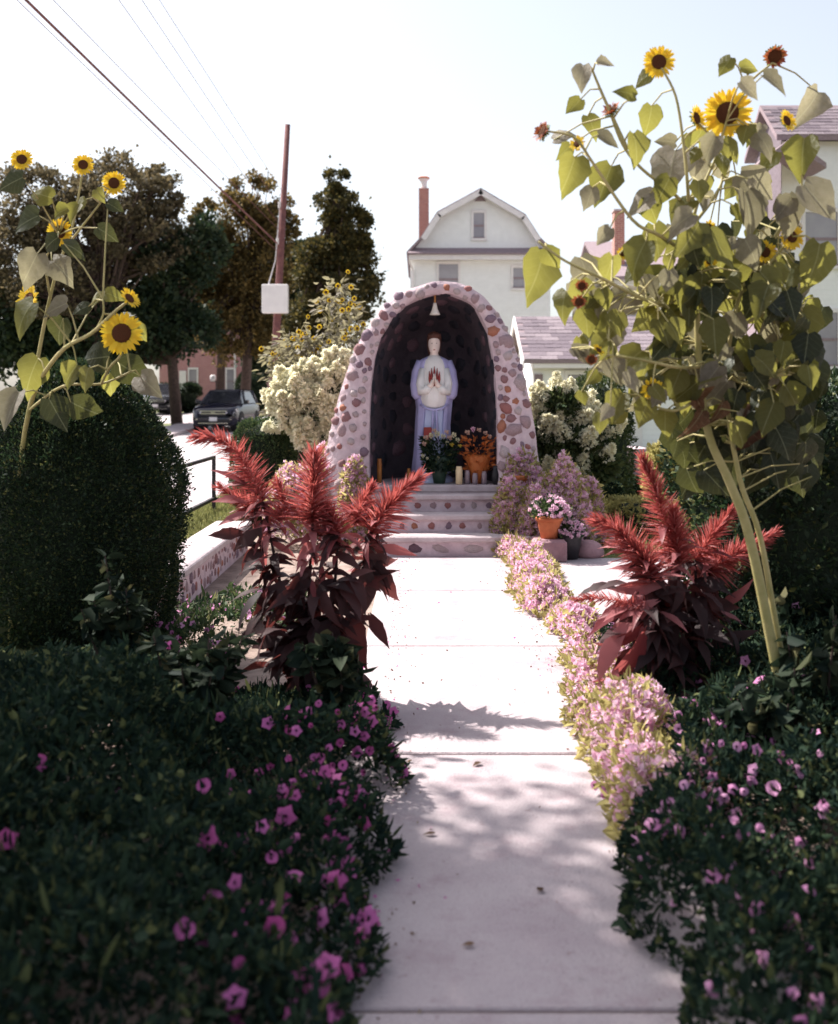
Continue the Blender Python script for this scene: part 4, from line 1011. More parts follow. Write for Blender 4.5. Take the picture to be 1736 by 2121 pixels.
def head(parent, pos, facing, r, kind):
    """a flower head of radius r"""
    f = Vector(facing).normalized(); u = f.orthogonal()
    Mw = frame(pos, u, f, r)
    dm, pm, sm = HM[kind]
    h = link('flower_head', dm, parent, Mw)
    for nm, me in (('petals', pm), ('sepals', sm)):
        c = bpy.data.objects.new(nm, me); COL.objects.link(c); c.parent = h
def leaf(parent, key, pos, d, n, L):
    return link('leaf', random.choice(LM[key]), parent, frame(pos, d, n, L))
def vleaf(parent, vx, vy, px, ang, Y, key, stems=None):
    """leaf whose centre shows at vx,vy, px long, tip pointing at ang degrees (90 = up)"""
    L = px/F*Y; a = R(ang); d = Vector((math.cos(a), random.uniform(-.45, .35), math.sin(a))).normalized()
    c = P(vx, vy, Y); base = c-d*L*.5
    leaf(parent, key, base, d, (random.uniform(-.6, .6), -1, random.uniform(-.1, .9)), L)
    if stems: 
        q = min(stems, key=lambda s: (s-base).length); return (base, q)
def curve(b, pts, r0, r1, n=8, k=5):
    """a smooth stem through picture points (x, y, distance); returns points along it"""
    q = [tuple(p) for p in pts]; P3 = [P(*p) if not isinstance(p, Vector) else p for p in pts]
    out = []; m_ = len(P3)
    for i in range(m_-1):
        p0, p1, p2, p3 = P3[max(i-1, 0)], P3[i], P3[i+1], P3[min(i+2, m_-1)]
        for j in range(k):
            t = j/k; out.append(.5*((2*p1)+(p2-p0)*t+(2*p0-5*p1+4*p2-p3)*t*t+(3*p1-p0-3*p2+p3)*t**3))
    out.append(P3[-1]); N = len(out)
    b.tube(out, [r0+(r1-r0)*i/(N-1) for i in range(N)], n); return out
D = 4.6
def gpt(vx, Y, z=0.0): return Vector((xx(vx, Y), Y, z))
sf = thing('sunflower_plant', 'tall branching sunflower with thick yellowing stalk and heart shaped leaves over the right bed', 'sunflower', (xx(1648, D), D, 0), 'sunflower plants')
b = MB(); sp_ = []
main = curve(b, [gpt(1648, D), P(1600, 1340, D), P(1552, 1110, D), P(1512, 1000, D), P(1470, 905, D), P(1450, 780, D), P(1442, 600, D), P(1437, 450, D)], .025, .011, 10)
sp_ += main[12:]
sec = curve(b, [gpt(1666, D+.05), P(1614, 1330, D+.05), P(1574, 1110, D+.06), P(1532, 990, D+.08), P(1505, 800, D+.1), P(1530, 620, D+.1), P(1600, 500, D+.1), P(1660, 400, D+.1)], .015, .007, 8)
sp_ += sec[12:]
BR = [[(1437, 450, D), (1400, 405, D-.05), (1330, 350, D-.1), (1290, 300, D-.1), (1266, 240, D-.1)],
      [(1437, 448, D), (1455, 390, D), (1485, 320, D), (1505, 250, D-.05)],
      [(1440, 460, D), (1478, 410, D+.05), (1497, 365, D+.1), (1484, 300, D+.1), (1447, 255, D+.1)],
      [(1428, 450, D), (1424, 380, D-.1), (1416, 300, D-.1), (1400, 200, D-.1), (1370, 140, D-.1)],
      [(1445, 540, D), (1370, 490, D-.15), (1310, 455, D-.2), (1230, 340, D-.25), (1190, 285, D-.3), (1135, 272, D-.3)],
      [(1443, 650, D), (1340, 622, D-.15), (1250, 578, D-.25), (1170, 540, D-.3), (1115, 500, D-.3)],
      [(1535, 600, D+.1), (1590, 550, D+.05), (1640, 490, D)],
      [(1497, 365, D+.1), (1520, 250, D+.15), (1545, 180, D+.15), (1600, 130, D+.15)],
      [(1300, 310, D-.1), (1250, 200, D-.1), (1225, 140, D-.1)],
      [(1450, 760, D), (1400, 760, D-.2), (1330, 745, D-.25), (1260, 735, D-.3)],
      [(1455, 820, D), (1400, 850, D-.1), (1350, 840, D-.15)],
      [(1520, 690, D+.1), (1580, 650, D+.1), (1660, 640, D+.1)],
      [(1510, 780, D+.1), (1560, 800, D), (1600, 780, D-.05)]]
for q in BR: sp_ += curve(b, [P(*v) for v in q], .0085, .0045, 7)
LV = [(1202, 160, 55, 250), (1256, 128, 35, 10), (1330, 163, 45, 200), (1298, 189, 48, 170), (1189, 221, 45, 230), (1346, 253, 66, 270), (1168, 278, 48, 20), (1230, 262, 55, 300), (1170, 314, 42, 240),
      (1179, 366, 88, 245), (1263, 292, 55, 330), (1322, 312, 74, 280), (1378, 292, 45, 180), (1388, 356, 110, 262), (1250, 385, 90, 250), (1221, 411, 55, 245), (1324, 424, 74, 200), (1352, 440, 64, 300), (1372, 398, 66, 250),
      (1413, 424, 56, 200), (1407, 459, 66, 220), (1250, 491, 45, 230), (1362, 504, 78, 290), (1430, 495, 95, 235), (1555, 446, 100, 280), (1571, 391, 95, 320), (1115, 574, 112, 255), (1144, 539, 56, 300), (1234, 555, 74, 20),
      (1314, 542, 95, 235), (1352, 587, 78, 220), (1394, 597, 84, 240), (1500, 520, 96, 300), (1490, 574, 118, 270), (1430, 628, 104, 275), (1279, 622, 92, 200), (1609, 173, 66, 320), (1555, 186, 55, 330), (1500, 138, 45, 220),
      (1555, 138, 42, 10), (1542, 279, 50, 250), (1468, 311, 62, 250), (1609, 590, 78, 280), (1163, 633, 66, 260), (1224, 687, 64, 230), (1272, 675, 62, 260), (1298, 751, 84, 220), (1250, 760, 60, 200), (1333, 785, 86, 250),
      (1371, 735, 66, 280), (1426, 705, 60, 260), (1378, 772, 60, 200), (1362, 812, 60, 320), (1397, 798, 66, 250), (1333, 857, 64, 250), (1378, 880, 60, 270), (1522, 681, 66, 270), (1615, 790, 112, 275), (1580, 620, 80, 250),
      (1200, 640, 50, 240), (1590, 300, 70, 300), (1480, 700, 80, 260), (1560, 740, 90, 270), (1640, 450, 90, 290), (1660, 330, 90, 250), (1690, 560, 110, 270), (1680, 220, 80, 240), (1655, 690, 110, 260), (1700, 420, 100, 300)]
pet = []
for vx, vy, px, an in LV:
    pet.append(vleaf(sf, vx, vy, px, an+random.uniform(-12, 12), D+random.uniform(-.3, .2), 'pale' if random.random() < .36 else 'sun', sp_))
for k in range(250):
    a = random.uniform(0, 6.28); r_ = random.uniform(.05, 1)**.5
    vx, vy = (1530+165*r_*math.cos(a), 690+215*r_*math.sin(a)) if k < 190 else (random.uniform(1290, 1640), random.uniform(250, 640))
    if k >= 190 and vx < 1290+(640-vy)*.35: vx += 130
    pet.append(vleaf(sf, vx, vy, random.uniform(34, 82) if k < 190 else random.uniform(26, 60), random.uniform(215, 325), D+random.uniform(-.2, .6), random.choice(['sun', 'sun', 'deep', 'deep', 'pale'] if k < 190 else ['sun', 'sun', 'pale']), sp_))
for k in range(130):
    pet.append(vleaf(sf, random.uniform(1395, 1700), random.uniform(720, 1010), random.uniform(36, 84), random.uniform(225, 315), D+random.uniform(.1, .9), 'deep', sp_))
for k in range(55):
    pet.append(vleaf(sf, random.uniform(1195, 1420), random.uniform(560, 890), random.uniform(32, 74), random.uniform(205, 335), D+random.uniform(-.35, .1), random.choice(['pale', 'sun', 'sun', 'sun']), sp_))
for vx, vy, px, an in ((1552, 905, 125, 268), (1466, 800, 70, 265), (1440, 880, 64, 240), (1450, 840, 50, 295), (1490, 860, 60, 252)):
    pet.append(vleaf(sf, vx, vy, px, an, D-.05, 'dead', sp_))
for q in pet:
    if q and (q[0]-q[1]).length < .45:
        mid = q[0].lerp(q[1], .5)+Vector((0, 0, .02)); b.tube([q[1], mid, q[0]], [.0045, .0035, .003], 5, False)
b.build('stem', M['sunstem'], sf, True)
C_ = (0, -1, .1)
for vx, vy, r_, kd, fc, dd in [(1365, 128, 34, 'open', (-.1, -1, -.1), -.1), (1605, 116, 34, 'spent', (0, -1, -.5), .15), (1507, 234, 52, 'open', (-.15, -1, -.35), -.05), (1443, 245, 30, 'side', (.7, -.7, .1), .1), (1266, 228, 27, 'spent', (-.5, -.5, .6), -.1),
                             (1124, 273, 28, 'spent', (-.8, -.5, .3), -.3), (1196, 297, 18, 'small', (-.5, -.8, .2), -.2), (1290, 525, 15, 'small', C_, .1), (1585, 522, 26, 'small', C_, .05), (1470, 470, 16, 'small', (.3, -1, 0), .2), (1205, 592, 18, 'spent', C_, -.2),
                             (1200, 625, 20, 'spent', (-.4, -1, 0), -.2), (1240, 725, 15, 'small', (.5, -.6, .6), -.3), (1225, 745, 16, 'spent', C_, -.3), (1350, 805, 24, 'small', (.1, -1, -.3), -.2), (1425, 585, 22, 'small', C_, .1),
                             (1575, 770, 20, 'small', (.2, -1, -.5), -.1), (1640, 490, 30, 'open', (.3, -1, .1), 0), (1470, 540, 18, 'small', C_, .1), (1630, 250, 26, 'side', (.5, -.8, .2), .15)]:
    head(sf, P(vx, vy, D+dd), fc, r_/F*D, kd)

# left sunflowers behind the yew
D = 5.9
sl_ = thing('sunflower_plant', 'leggy sunflower with a wide open yellow bloom above the yew dome', 'sunflower', (xx(20, D), D+.2, 0), 'sunflower plants')
b = MB(); sp_ = []
sp_ += curve(b, [gpt(20, D+.2), P(30, 1100, D+.2), P(60, 850, D), P(120, 735, D-.4), P(190, 690, D-.7), P(235, 648, D-.8), P(268, 622, D-.8)], .016, .006)
sp_ += curve(b, [P(210, 795, D-.4), P(228, 760, D-.6), P(250, 735, D-.75), P(252, 700, D-.72)], .007, .005)
sp_ += curve(b, [P(60, 850, D), P(90, 680, D), P(118, 560, D), P(150, 470, D), P(172, 350, D)], .012, .005)
sp_ += curve(b, [P(130, 520, D), P(185, 450, D-.05), P(235, 385, D-.1)], .007, .004)
sp_ += curve(b, [P(105, 620, D), P(95, 540, D-.1), P(122, 485, D-.2)], .007, .004)
sp_ += curve(b, [P(200, 682, D-.7), P(214, 650, D-.7), P(213, 618, D-.7)], .006, .004)
sp_ += curve(b, [P(60, 850, D), P(130, 800, D-.4), P(210, 795, D-.4), P(270, 770, D-.4)], .008, .005)
pet = []
for vx, vy, px, an, k in [(190, 618, 60, 190, 0), (235, 612, 60, 340, 0), (165, 640, 56, 200, 0), (290, 690, 64, 305, 0), (190, 742, 110, 185, 1), (130, 560, 100, 320, 1), (165, 425, 50, 220, 0), (205, 405, 46, 300, 0), (225, 485, 70, 330, 1), (280, 775, 118, 325, 1), (312, 800, 96, 320, 1),
                          (120, 690, 90, 250, 1), (110, 640, 90, 200, 1), (150, 440, 60, 240, 0), (120, 440, 60, 200, 0), (160, 515, 76, 340, 1), (175, 790, 80, 250, 0), (140, 780, 84, 230, 0), (230, 800, 70, 280, 0), (60, 560, 110, 250, 1), (40, 660, 120, 230, 0), (50, 460, 100, 200, 0),
                          (80, 400, 80, 160, 0), (20, 380, 90, 200, 1), (120, 860, 110, 300, 1), (60, 780, 120, 250, 0), (180, 850, 100, 330, 0), (20, 850, 120, 250, 1), (265, 655, 46, 20, 0), (100, 505, 70, 210, 0), (240, 430, 50, 330, 0)]:
    pet.append(vleaf(sl_, vx, vy, px*.72, an, D-.4+random.uniform(-.25, .2), random.choice(['pale', 'deep', 'deep']) if k else random.choice(['sun', 'deep']), sp_))
for q in pet:
    if q and (q[0]-q[1]).length < .5: b.tube([q[1], q[0].lerp(q[1], .5)+Vector((0, 0, .02)), q[0]], [.005, .004, .003], 5, False)
b.build('stem', M['sunstem'], sl_, True)
for vx, vy, r_, kd, fc, dd in [(252, 690, 46, 'open', (.05, -1, .05), -.78), (268, 618, 26, 'side', (.75, -.45, .5), -.8), (172, 341, 23, 'open', (.2, -1, .1), 0), (236, 379, 26, 'open', (.1, -1, -.1), -.1), (124, 480, 30, 'open', (-.2, -1, -.2), -.2), (45, 330, 24, 'open', (.2, -1, .2), 0), (60, 620, 34, 'side', (-.5, -.8, .2), -.1)]:
    head(sl_, P(vx, vy, D+dd), fc, r_/F*(D+dd), kd)

# sunflower patch beyond the left hydrangea: several thin plants
D = 15
for i, (vx, top) in enumerate([(700, 592), (682, 622), (722, 640), (740, 680), (590, 708), (610, 702), (625, 702), (650, 700), (575, 735), (655, 725), (715, 700)]):
    t = thing('small_sunflower', 'thin many flowered sunflower in the patch left of the grotto', 'sunflower', (xx(vx, D), D+random.uniform(-.5, .5), 0), 'small sunflowers left of the grotto')
    Y = ROOT[t].y; b = MB(); pts = curve(b, [gpt(vx, Y), P(vx+random.uniform(-6, 6), (top+900)/2, Y), P(vx, top, Y)], .012, .005, 6); tops = [P(vx, top, Y)]
    for k in range(5):
        s_ = random.choice(pts[5:]); e = s_+Vector((random.uniform(-.22, .22), random.uniform(-.15, .15), random.uniform(.08, .32)))
        b.tube([s_, s_.lerp(e, .5)+Vector((0, 0, -.02)), e], [.005, .004, .003], 5, False); tops.append(e)
    b.build('stem', M['sunstem'], t)
    n = 170; u = RNG.integers(4, len(pts), n); c = np.array([pts[k] for k in u]); o = RNG.normal(size=(n, 3))*np.array([.10, .10, .06])
    cloud('foliage', c+o, o*4+np.array([0, 0, -.2]), rn(n, .06, .15), rn(n, .03, .07), [M['sunleafpale']], t, True)
    for e in tops: head(t, e, (random.uniform(-.5, .5), -1, random.uniform(-.1, .5)), random.uniform(.036, .05), 'small')

# ------------------------------------------------------------------ plumed amaranths
def plume(parent, axis, n, bl, spread, w_=.013, tuft=0.0, back=.35):
    """feathery red plume along an axis of world points"""
    ax = [Vector(p) for p in axis]; m_ = len(ax)
    pos = []; ds = []
    for k in range(n):
        t = (k+random.random())/n; f = t*(m_-1); i = min(int(f), m_-2); p = ax[i].lerp(ax[i+1], f-i); tn = (ax[i+1]-ax[i]).normalized()
        o = Vector(sphere_pts(1)[0]); o -= tn*o.dot(tn); o.normalize()
        pos.append(p); ds.append(o*spread*(1.25-t*.75)+tn*(back+.9*t)+Vector((0, 0, .12)))
    pos = np.array(pos); ds = np.array(ds); N = len(pos); tt = np.linspace(0, 1, N)
    L = bl*(1.12-.6*tt)*rn(N, .35, 1.3)
    b = MB(); d = unit(ds); sd_ = unit(np.cross(d, RNG.normal(size=(N, 3))))
    off = np.array(ROOT[parent])
    for i in range(N):
        p = pos[i]-off; q = d[i]; s_ = sd_[i]; l_ = L[i]; ww = w_*random.uniform(.7, 1.3)
        dz = np.array([0, 0, -l_*random.uniform(.0, .22)])
        b.add([p-s_*ww*.3, p+s_*ww*.3, p+q*l_*.4+s_*ww*.5, p+q*l_*.4-s_*ww*.5, p+q*l_*.75+s_*ww*.35+dz*.5, p+q*l_*.75-s_*ww*.35+dz*.5, p+q*l_+dz], [(0, 1, 2, 3), (3, 2, 4, 5), (5, 4, 6)])
    o = link('plume', b.mesh('plume', M['plume']), parent); return o
def amaranth(label, basex, D, plumes, stems, leaves, rnd, reds):
    t = thing('plumed_amaranth', label, 'amaranth', (xx(basex, D), D, 0), 'plumed amaranths flanking the path')
    b = MB(); sp_ = []
    for s in stems:
        sp_ += curve(b, [gpt(s[0][0], D+s[0][1])]+[P(*v) for v in s[1:]], .012, .006, 7)
    b.build('stem', M['maroonleaf'], t, True)
    for ax, n, bl, spd, wd in plumes:
        plume(t, [P(*v) for v in ax], int(n*3.2), bl*.82, spd*1.25, wd*.5)
        e0, e1 = P(*ax[0]), P(*ax[-1])
        for k in range(9):
            p_ = e0.lerp(e1, random.uniform(-.25, .35)); a = random.uniform(0, 6.28); d_ = Vector((math.cos(a), math.sin(a)*.8-.2, random.uniform(-.5, .5)))+(e1-e0).normalized()*.4
            leaf(t, 'red', p_, d_, (d_.x*.3, -.5, 1), random.uniform(.10, .19))
    for vx, vy, px, an, key, dy in leaves: vleaf(t, vx, vy, px, an, D+dy, key)
    for k in range(rnd):
        s_ = random.choice(sp_[2:]); a = random.uniform(0, 6.28); up_ = s_.z
        L = random.uniform(.10, .21)*(1.2-.35*up_); d = Vector((math.cos(a), math.sin(a), random.uniform(-.8, .45)))
        leaf(t, 'maroon' if random.random() < (1.0-reds*max(0, up_-.55)*2) else 'red', s_+Vector((0, 0, random.uniform(-.03, .03))), d, (random.uniform(-.8, .8), random.uniform(-.9, .5), 1), L)
    for k in range(95):           # broad low leaves hanging around the foot
        a = random.uniform(0, 6.28); r_ = random.uniform(.02, .20); c = Vector((xx(basex, D)+r_*math.cos(a)*1.5, D+r_*math.sin(a)-.05, random.uniform(.12, .66)))
        d = Vector((math.cos(a), math.sin(a)*.8-.2, random.uniform(-.9, .6))); leaf(t, 'red' if random.random() < .10 else 'maroon', c, d, (random.uniform(-1, 1), random.uniform(-1, .6), .9), random.uniform(.11, .24))
    return t
D = 5.6
amaranth('red plumed amaranth with dark maroon leaves left of the path', 650, D,
         [([(545, 1040, D), (520, 985, D), (490, 935, D-.05), (450, 908, D-.1), (408, 905, D-.12)], 210, .16, 1.0, .013),
          ([(648, 1085, D-.1), (646, 1040, D-.1), (648, 990, D-.1), (652, 945, D-.1)], 260, .21, 1.15, .013),
          ([(770, 1105, D), (795, 1060, D), (825, 1025, D), (868, 990, D)], 230, .17, .85, .012),
          ([(735, 1090, D+.05), (745, 1050, D+.05), (770, 1010, D+.05)], 110, .15, 1.0, .012),
          ([(540, 1060, D+.1), (505, 1040, D+.1), (455, 1010, D+.1)], 90, .13, .8, .014),
          ([(700, 1110, D-.1), (690, 1075, D-.1), (670, 1050, D-.1)], 110, .15, 1.1, .014),
          ([(580, 1080, D-.1), (590, 1040, D-.1), (575, 1000, D-.1)], 80, .13, 1.1, .013)],
         [[(650, 0), (640, 1250, D), (648, 1080, D-.1)], [(640, .05), (590, 1250, D), (545, 1040, D)], [(660, 0), (730, 1250, D), (770, 1105, D)], [(655, -.05), (690, 1240, D-.1), (700, 1110, D-.1)], [(645, .1), (560, 1280, D+.1), (540, 1060, D+.1)]],
         [(785, 1310, 80, 300, 'maroon', -.1), (825, 1140, 85, 350, 'red', 0), (550, 1250, 120, 225, 'maroon', -.1), (800, 1220, 110, 290, 'maroon', 0), (760, 1240, 120, 270, 'maroon', -.1), (735, 1330, 130, 275, 'maroon', -.1), (700, 1350, 110, 280, 'maroon', -.1), (620, 1330, 110, 255, 'maroon', 0), (470, 1030, 70, 165, 'red', 0), (480, 1070, 70, 190, 'red', 0), (465, 1105, 70, 180, 'maroon', 0), (500, 1120, 80, 210, 'maroon', 0),
          (800, 1170, 90, 330, 'maroon', 0), (650, 1140, 60, 100, 'red', -.1), (670, 1190, 60, 80, 'red', -.1), (780, 1180, 100, 300, 'maroon', 0), (540, 1330, 90, 200, 'maroon', 0)], 330, 1.0)
D = 5.35
amaranth('red plumed amaranth with long drooping red leaves right of the path', 1395, D,
         [([(1392, 1150, D), (1382, 1095, D), (1365, 1035, D-.05), (1345, 985, D-.05), (1332, 952, D-.05)], 260, .145, .85, .012),
          ([(1345, 1175, D-.1), (1310, 1130, D-.1), (1275, 1095, D-.1), (1238, 1078, D-.1)], 220, .16, .95, .012),
          ([(1410, 1170, D-.05), (1400, 1110, D-.05), (1395, 1060, D-.05)], 190, .15, .9, .012),
          ([(1440, 1160, D+.05), (1475, 1110, D+.05), (1515, 1060, D+.05)], 170, .14, .8, .012),
          ([(1470, 1180, D+.1), (1530, 1145, D+.1), (1605, 1105, D+.1)], 180, .14, .75, .012),
          ([(1345, 1265, D-.2), (1290, 1245, D-.2), (1235, 1238, D-.2), (1192, 1242, D-.2)], 130, .08, .9, .009),
          ([(1350, 1210, D-.15), (1340, 1170, D-.15), (1310, 1130, D-.15)], 150, .15, 1.1, .013)],
         [[(1395, 0), (1400, 1300, D), (1392, 1150, D)], [(1390, -.05), (1370, 1300, D-.1), (1345, 1175, D-.1)], [(1400, .05), (1440, 1300, D), (1440, 1160, D+.05)], [(1405, .1), (1450, 1320, D+.1), (1470, 1180, D+.1)], [(1390, -.1), (1370, 1340, D-.2), (1345, 1265, D-.2)]],
         [(1285, 1300, 130, 215, 'red', -.2), (1260, 1265, 130, 195, 'red', -.2), (1250, 1355, 150, 235, 'red', -.2), (1300, 1400, 190, 250, 'red', -.25), (1270, 1450, 120, 262, 'red', -.25), (1310, 1220, 120, 190, 'red', -.15), (1280, 1340, 130, 228, 'red', -.2), (1330, 1330, 120, 245, 'red', -.25), (1300, 1270, 120, 205, 'red', -.2), (1480, 1210, 90, 10, 'maroon', 0), (1500, 1260, 100, 340, 'maroon', 0), (1460, 1290, 110, 340, 'maroon', 0),
          (1530, 1240, 90, 20, 'red', 0), (1470, 1380, 150, 300, 'maroon', 0), (1370, 1400, 120, 270, 'maroon', -.2), (1490, 1530, 90, 300, 'dead', -.2), (1365, 1345, 90, 260, 'maroon', -.2), (1420, 1380, 120, 280, 'maroon', -.1)], 280, 1.1)

# ------------------------------------------------------------------ petunia beds
pb = []
for k in range(6):
    b = MB(); n = 10; vs = [(0, 0, -.35)]
    z3 = (.02, .25, -.25, .55, .05, -.4)[k]; r3 = (1, .9, .95, .6, 1.05, .8)[k]
    for rr, zz_ in ((.22, -.05), (.62*r3, .12+z3*.3), (1.0*r3, .02+z3)):
        for j in range(n):
            a = 2*math.pi*j/n; q = rr*(1+(.17 if rr > .9 else .05)*math.cos(5*a+.3)*(rr > .5))*random.uniform(.9, 1.08); vs.append((q*math.cos(a), q*math.sin(a), zz_+random.uniform(-.14, .10)*(rr > .5)))
    b.add(vs[:1+n], [(0, 1+(j+1) % n, 1+j) for j in range(n)], 1)
    fs = [(1+g*n+j, 1+g*n+(j+1) % n, 1+g*n+n+(j+1) % n, 1+g*n+n+j) for g in range(2) for j in range(n)]
    b2 = MB(); b2.v = vs; b2.f = [(0, 1+j, 1+(j+1) % n) for j in range(n)]+fs; b2.mi = [1]*n+[0]*len(fs)
    pb.append(b2)
PB = [q.mesh('blossom', [M['petunia'], M['throat']], None, True) for q in pb]; PP = [q.mesh('blossom', [M['petuniapink'], M['throat']], None, True) for q in pb]; CUR = [PB]
def blossom(parent, p, r_, facing=None):
    f = facing or Vector((random.uniform(-.7, .7), random.uniform(-1, -.1), random.uniform(.1, 1)))
    return link('blossom', random.choice(CUR[0]), parent, frame(p, Vector(f).orthogonal(), f, r_))
def bed(hf, xr, yr, plants, n, leafL, lm, labels, blooms, rnd_blooms, flowersize=.028, group=None, bias=None, name='petunia_plant', cat='petunia', bloomprob=None, lw=.5):
    """a bed of petunia plants under the height field hf; leaves go to the nearest plant"""
    T = [thing(name, labels[i] if isinstance(labels, list) else labels, cat, (x, y, 0), group) for i, (x, y) in enumerate(plants)]
    C = np.array(plants)
    X = RNG.uniform(*xr, n*2); Y = RNG.uniform(*yr, n*2); Hh = np.array([hf(a, c) for a, c in zip(X, Y)])
    ok = Hh > .03; X, Y, Hh = X[ok][:n], Y[ok][:n], Hh[ok][:n]; N = len(X)
    Z = Hh*(1-np.abs(RNG.normal(0, .28, N))); Z = np.maximum(Z, .01)
    which = ((X[:, None]-C[:, 0])**2+(Y[:, None]-C[:, 1])**2).argmin(1)
    e = .04
    gx_ = np.array([hf(a+e, c)-hf(a-e, c) for a, c in zip(X, Y)])/(2*e); gy_ = np.array([hf(a, c+e)-hf(a, c-e) for a, c in zip(X, Y)])/(2*e)
    nr = np.stack([-gx_, -gy_, np.ones(N)], 1); nr = unit(np.clip(nr, -3, 3))
    d = nr*.55+RNG.normal(size=(N, 3))*.65
    for i, t in enumerate(T):
        s_ = which == i
        if s_.sum() < 3: continue
        L = rn(s_.sum(), leafL*.5, leafL*1.5); W8 = L*rn(len(L), lw*.8, lw*1.2); th = RNG.uniform(0, 1, len(L)) < .16   # some thin upright shoots
        bl_ = RNG.uniform(0, 1, len(L)) < .12; L[bl_] *= 1.5; W8[bl_] = L[bl_]*.5
        L[th] *= 1.7; W8[th] = L[th]*.18; dd_ = d[s_]; dd_[th] += np.array([0, 0, .9])
        cloud('foliage', np.stack([X, Y, Z], 1)[s_], dd_, L, W8, lm, t, True)
    def owner(p): return T[int(((C[:, 0]-p.x)**2+(C[:, 1]-p.y)**2).argmin())]
    for vx, vy, r_ in blooms:
        dr = Vector(((vx-868)/F, 1, -(vy-822)/F)); Y_ = 2.0
        while Y_ < 12:
            p = Vector((0, 0, CAMH))+dr*Y_
            if p.z <= max(0.02, hf(p.x, p.y)): break
            Y_ += .02
        blossom(owner(p), p+Vector((0, -.005, .012)), r_/F*Y_, Vector((random.uniform(-.5, .5), -1, random.uniform(.1, .7))))
    k = 0
    for _ in range(rnd_blooms*8):
        if k >= rnd_blooms: break
        x, y = RNG.uniform(*xr), RNG.uniform(*yr); h = hf(x, y)
        if h < .04 or (bloomprob and random.random() > bloomprob(x, y)): continue
        p = Vector((x, y, h*random.uniform(.75, 1.0)+.012)); blossom(owner(p), p, flowersize*random.uniform(.75, 1.2)); k += 1
    return T
def sm(a, b_, x): t = max(0, min(1, (x-a)/(b_-a))); return t*t*(3-2*t)
def hL(x, y):
    edge = -.10+.15*fbm(y*2.4, 5, 1)+.03*math.sin(y*9)
    if x > edge or y > 6.1: return 0
    h = sm(0, .15, edge-x)*(.25+.26*fbm(x, y, 2.1)+.11*fbm(x, y, 6.5))
    h += .20*sm(-.5, -1.3, x)*sm(5.8, 4.2, y)
    return h*sm(6.1, 5.2, y)*(1-.75*sm(4.3, 4.9, y)*sm(-1.25, -1.0, x))
left_known = [(423, 1635, 17), (477, 1609, 12), (535, 1606, 11), (478, 1646, 11), (555, 1504, 13), (614, 1519, 12), (430, 1427, 10), (491, 1434, 10), (456, 1490, 11), (607, 1628, 12), (612, 1655, 12), (673, 1604, 13), (710, 1591, 12), (712, 1637, 11), (356, 1342, 12), (369, 1328, 11), (348, 1350, 10), (462, 1367, 9), (585, 1640, 9), (745, 1385, 12), (735, 1415, 12), (750, 1440, 12), (765, 1430, 12), (770, 1455, 13), (755, 1480, 12), (720, 1425, 10), (690, 1410, 10), (640, 1430, 9), (780, 1470, 12), (800, 1465, 11), (815, 1478, 10), (660, 1462, 10), (645, 1510, 9), (735, 1520, 11), (755, 1530, 11), (770, 1500, 12), (700, 1480, 10), (705, 1545, 10), (680, 1555, 10), (650, 1575, 9), (740, 1560, 11), (765, 1560, 11), (755, 1605, 11), (690, 1590, 10), (750, 1650, 11), (735, 1660, 10)]
plantsL = [(-.45, 2.6), (-1.15, 2.8), (-.5, 3.5), (-1.2, 3.7), (-1.9, 3.2), (-.45, 4.4), (-1.15, 4.7), (-1.85, 4.5), (-.6, 5.4), (-1.35, 5.6), (-.4, 1.8), (-1.1, 1.9)]
bed(hL, (-2.3, .0), (1.5, 6.1), plantsL, 92000, .029, M['bedleaf'], 'leafy petunia plant with magenta flowers in the dark left bed', left_known, 285, .026, 'petunias in the left bed',
    bloomprob=lambda x, y: .02+.98*sm(-.72, -.2, x)*(.45+.55*sm(5.5, 2.2, y)))
def hR(x, y):
    edge = .62+.15*fbm(y*2.4, 9, 1)+.03*math.sin(y*7)+.34*sm(3.5, 4.3, y)
    if x < edge or y > 6.75: return 0
    h = sm(0, .16, x-edge)*(.24+.26*fbm(x, y, 2.3)+.11*fbm(x, y, 6.5))+.12*sm(1.3, 2.0, x)
    return h*sm(6.75, 6.0, y)
right_known = [(1325, 1500, 12), (1390, 1580, 13), (1375, 1490, 12), (1405, 1487, 12), (1405, 1515, 12), (1358, 1510, 12), (1530, 1478, 11), (1456, 1582, 11), (1495, 1547, 10), (1560, 1523, 11), (1580, 1533, 11), (1603, 1541, 11), (1525, 1553, 12), (1538, 1552, 12), (1567, 1560, 12), (1340, 1630, 13), (1415, 1632, 12), (1432, 1628, 12), (1460, 1655, 12), (1487, 1650, 12), (1500, 1660, 12), (1517, 1640, 12), (1540, 1645, 12), (1230, 1632, 11), (1255, 1640, 11), (1280, 1640, 12), (1300, 1640, 12), (1325, 1660, 12), (1350, 1620, 11), (1280, 1580, 11), (1300, 1580, 11), (1250, 1655, 11), (1330, 1375, 10), (1315, 1380, 11), (1560, 1600, 12), (1555, 1625, 12)]
CUR[0] = PP
plantsR = [(1.0, 2.7), (1.65, 2.6), (1.05, 3.5), (1.75, 3.4), (1.1, 4.3), (1.8, 4.2), (1.15, 5.1), (1.9, 5.1), (1.2, 6.0), (1.9, 6.0), (1.0, 1.9), (1.6, 1.8)]
bed(hR, (.52, 2.6), (1.5, 6.75), plantsR, 92000, .028, M['bedleaf'], 'leafy petunia plant with pink flowers in the right bed', right_known, 290, .025, 'petunias in the right bed',
    bloomprob=lambda x, y: .15+.85*sm(1.7, 1.0, x))
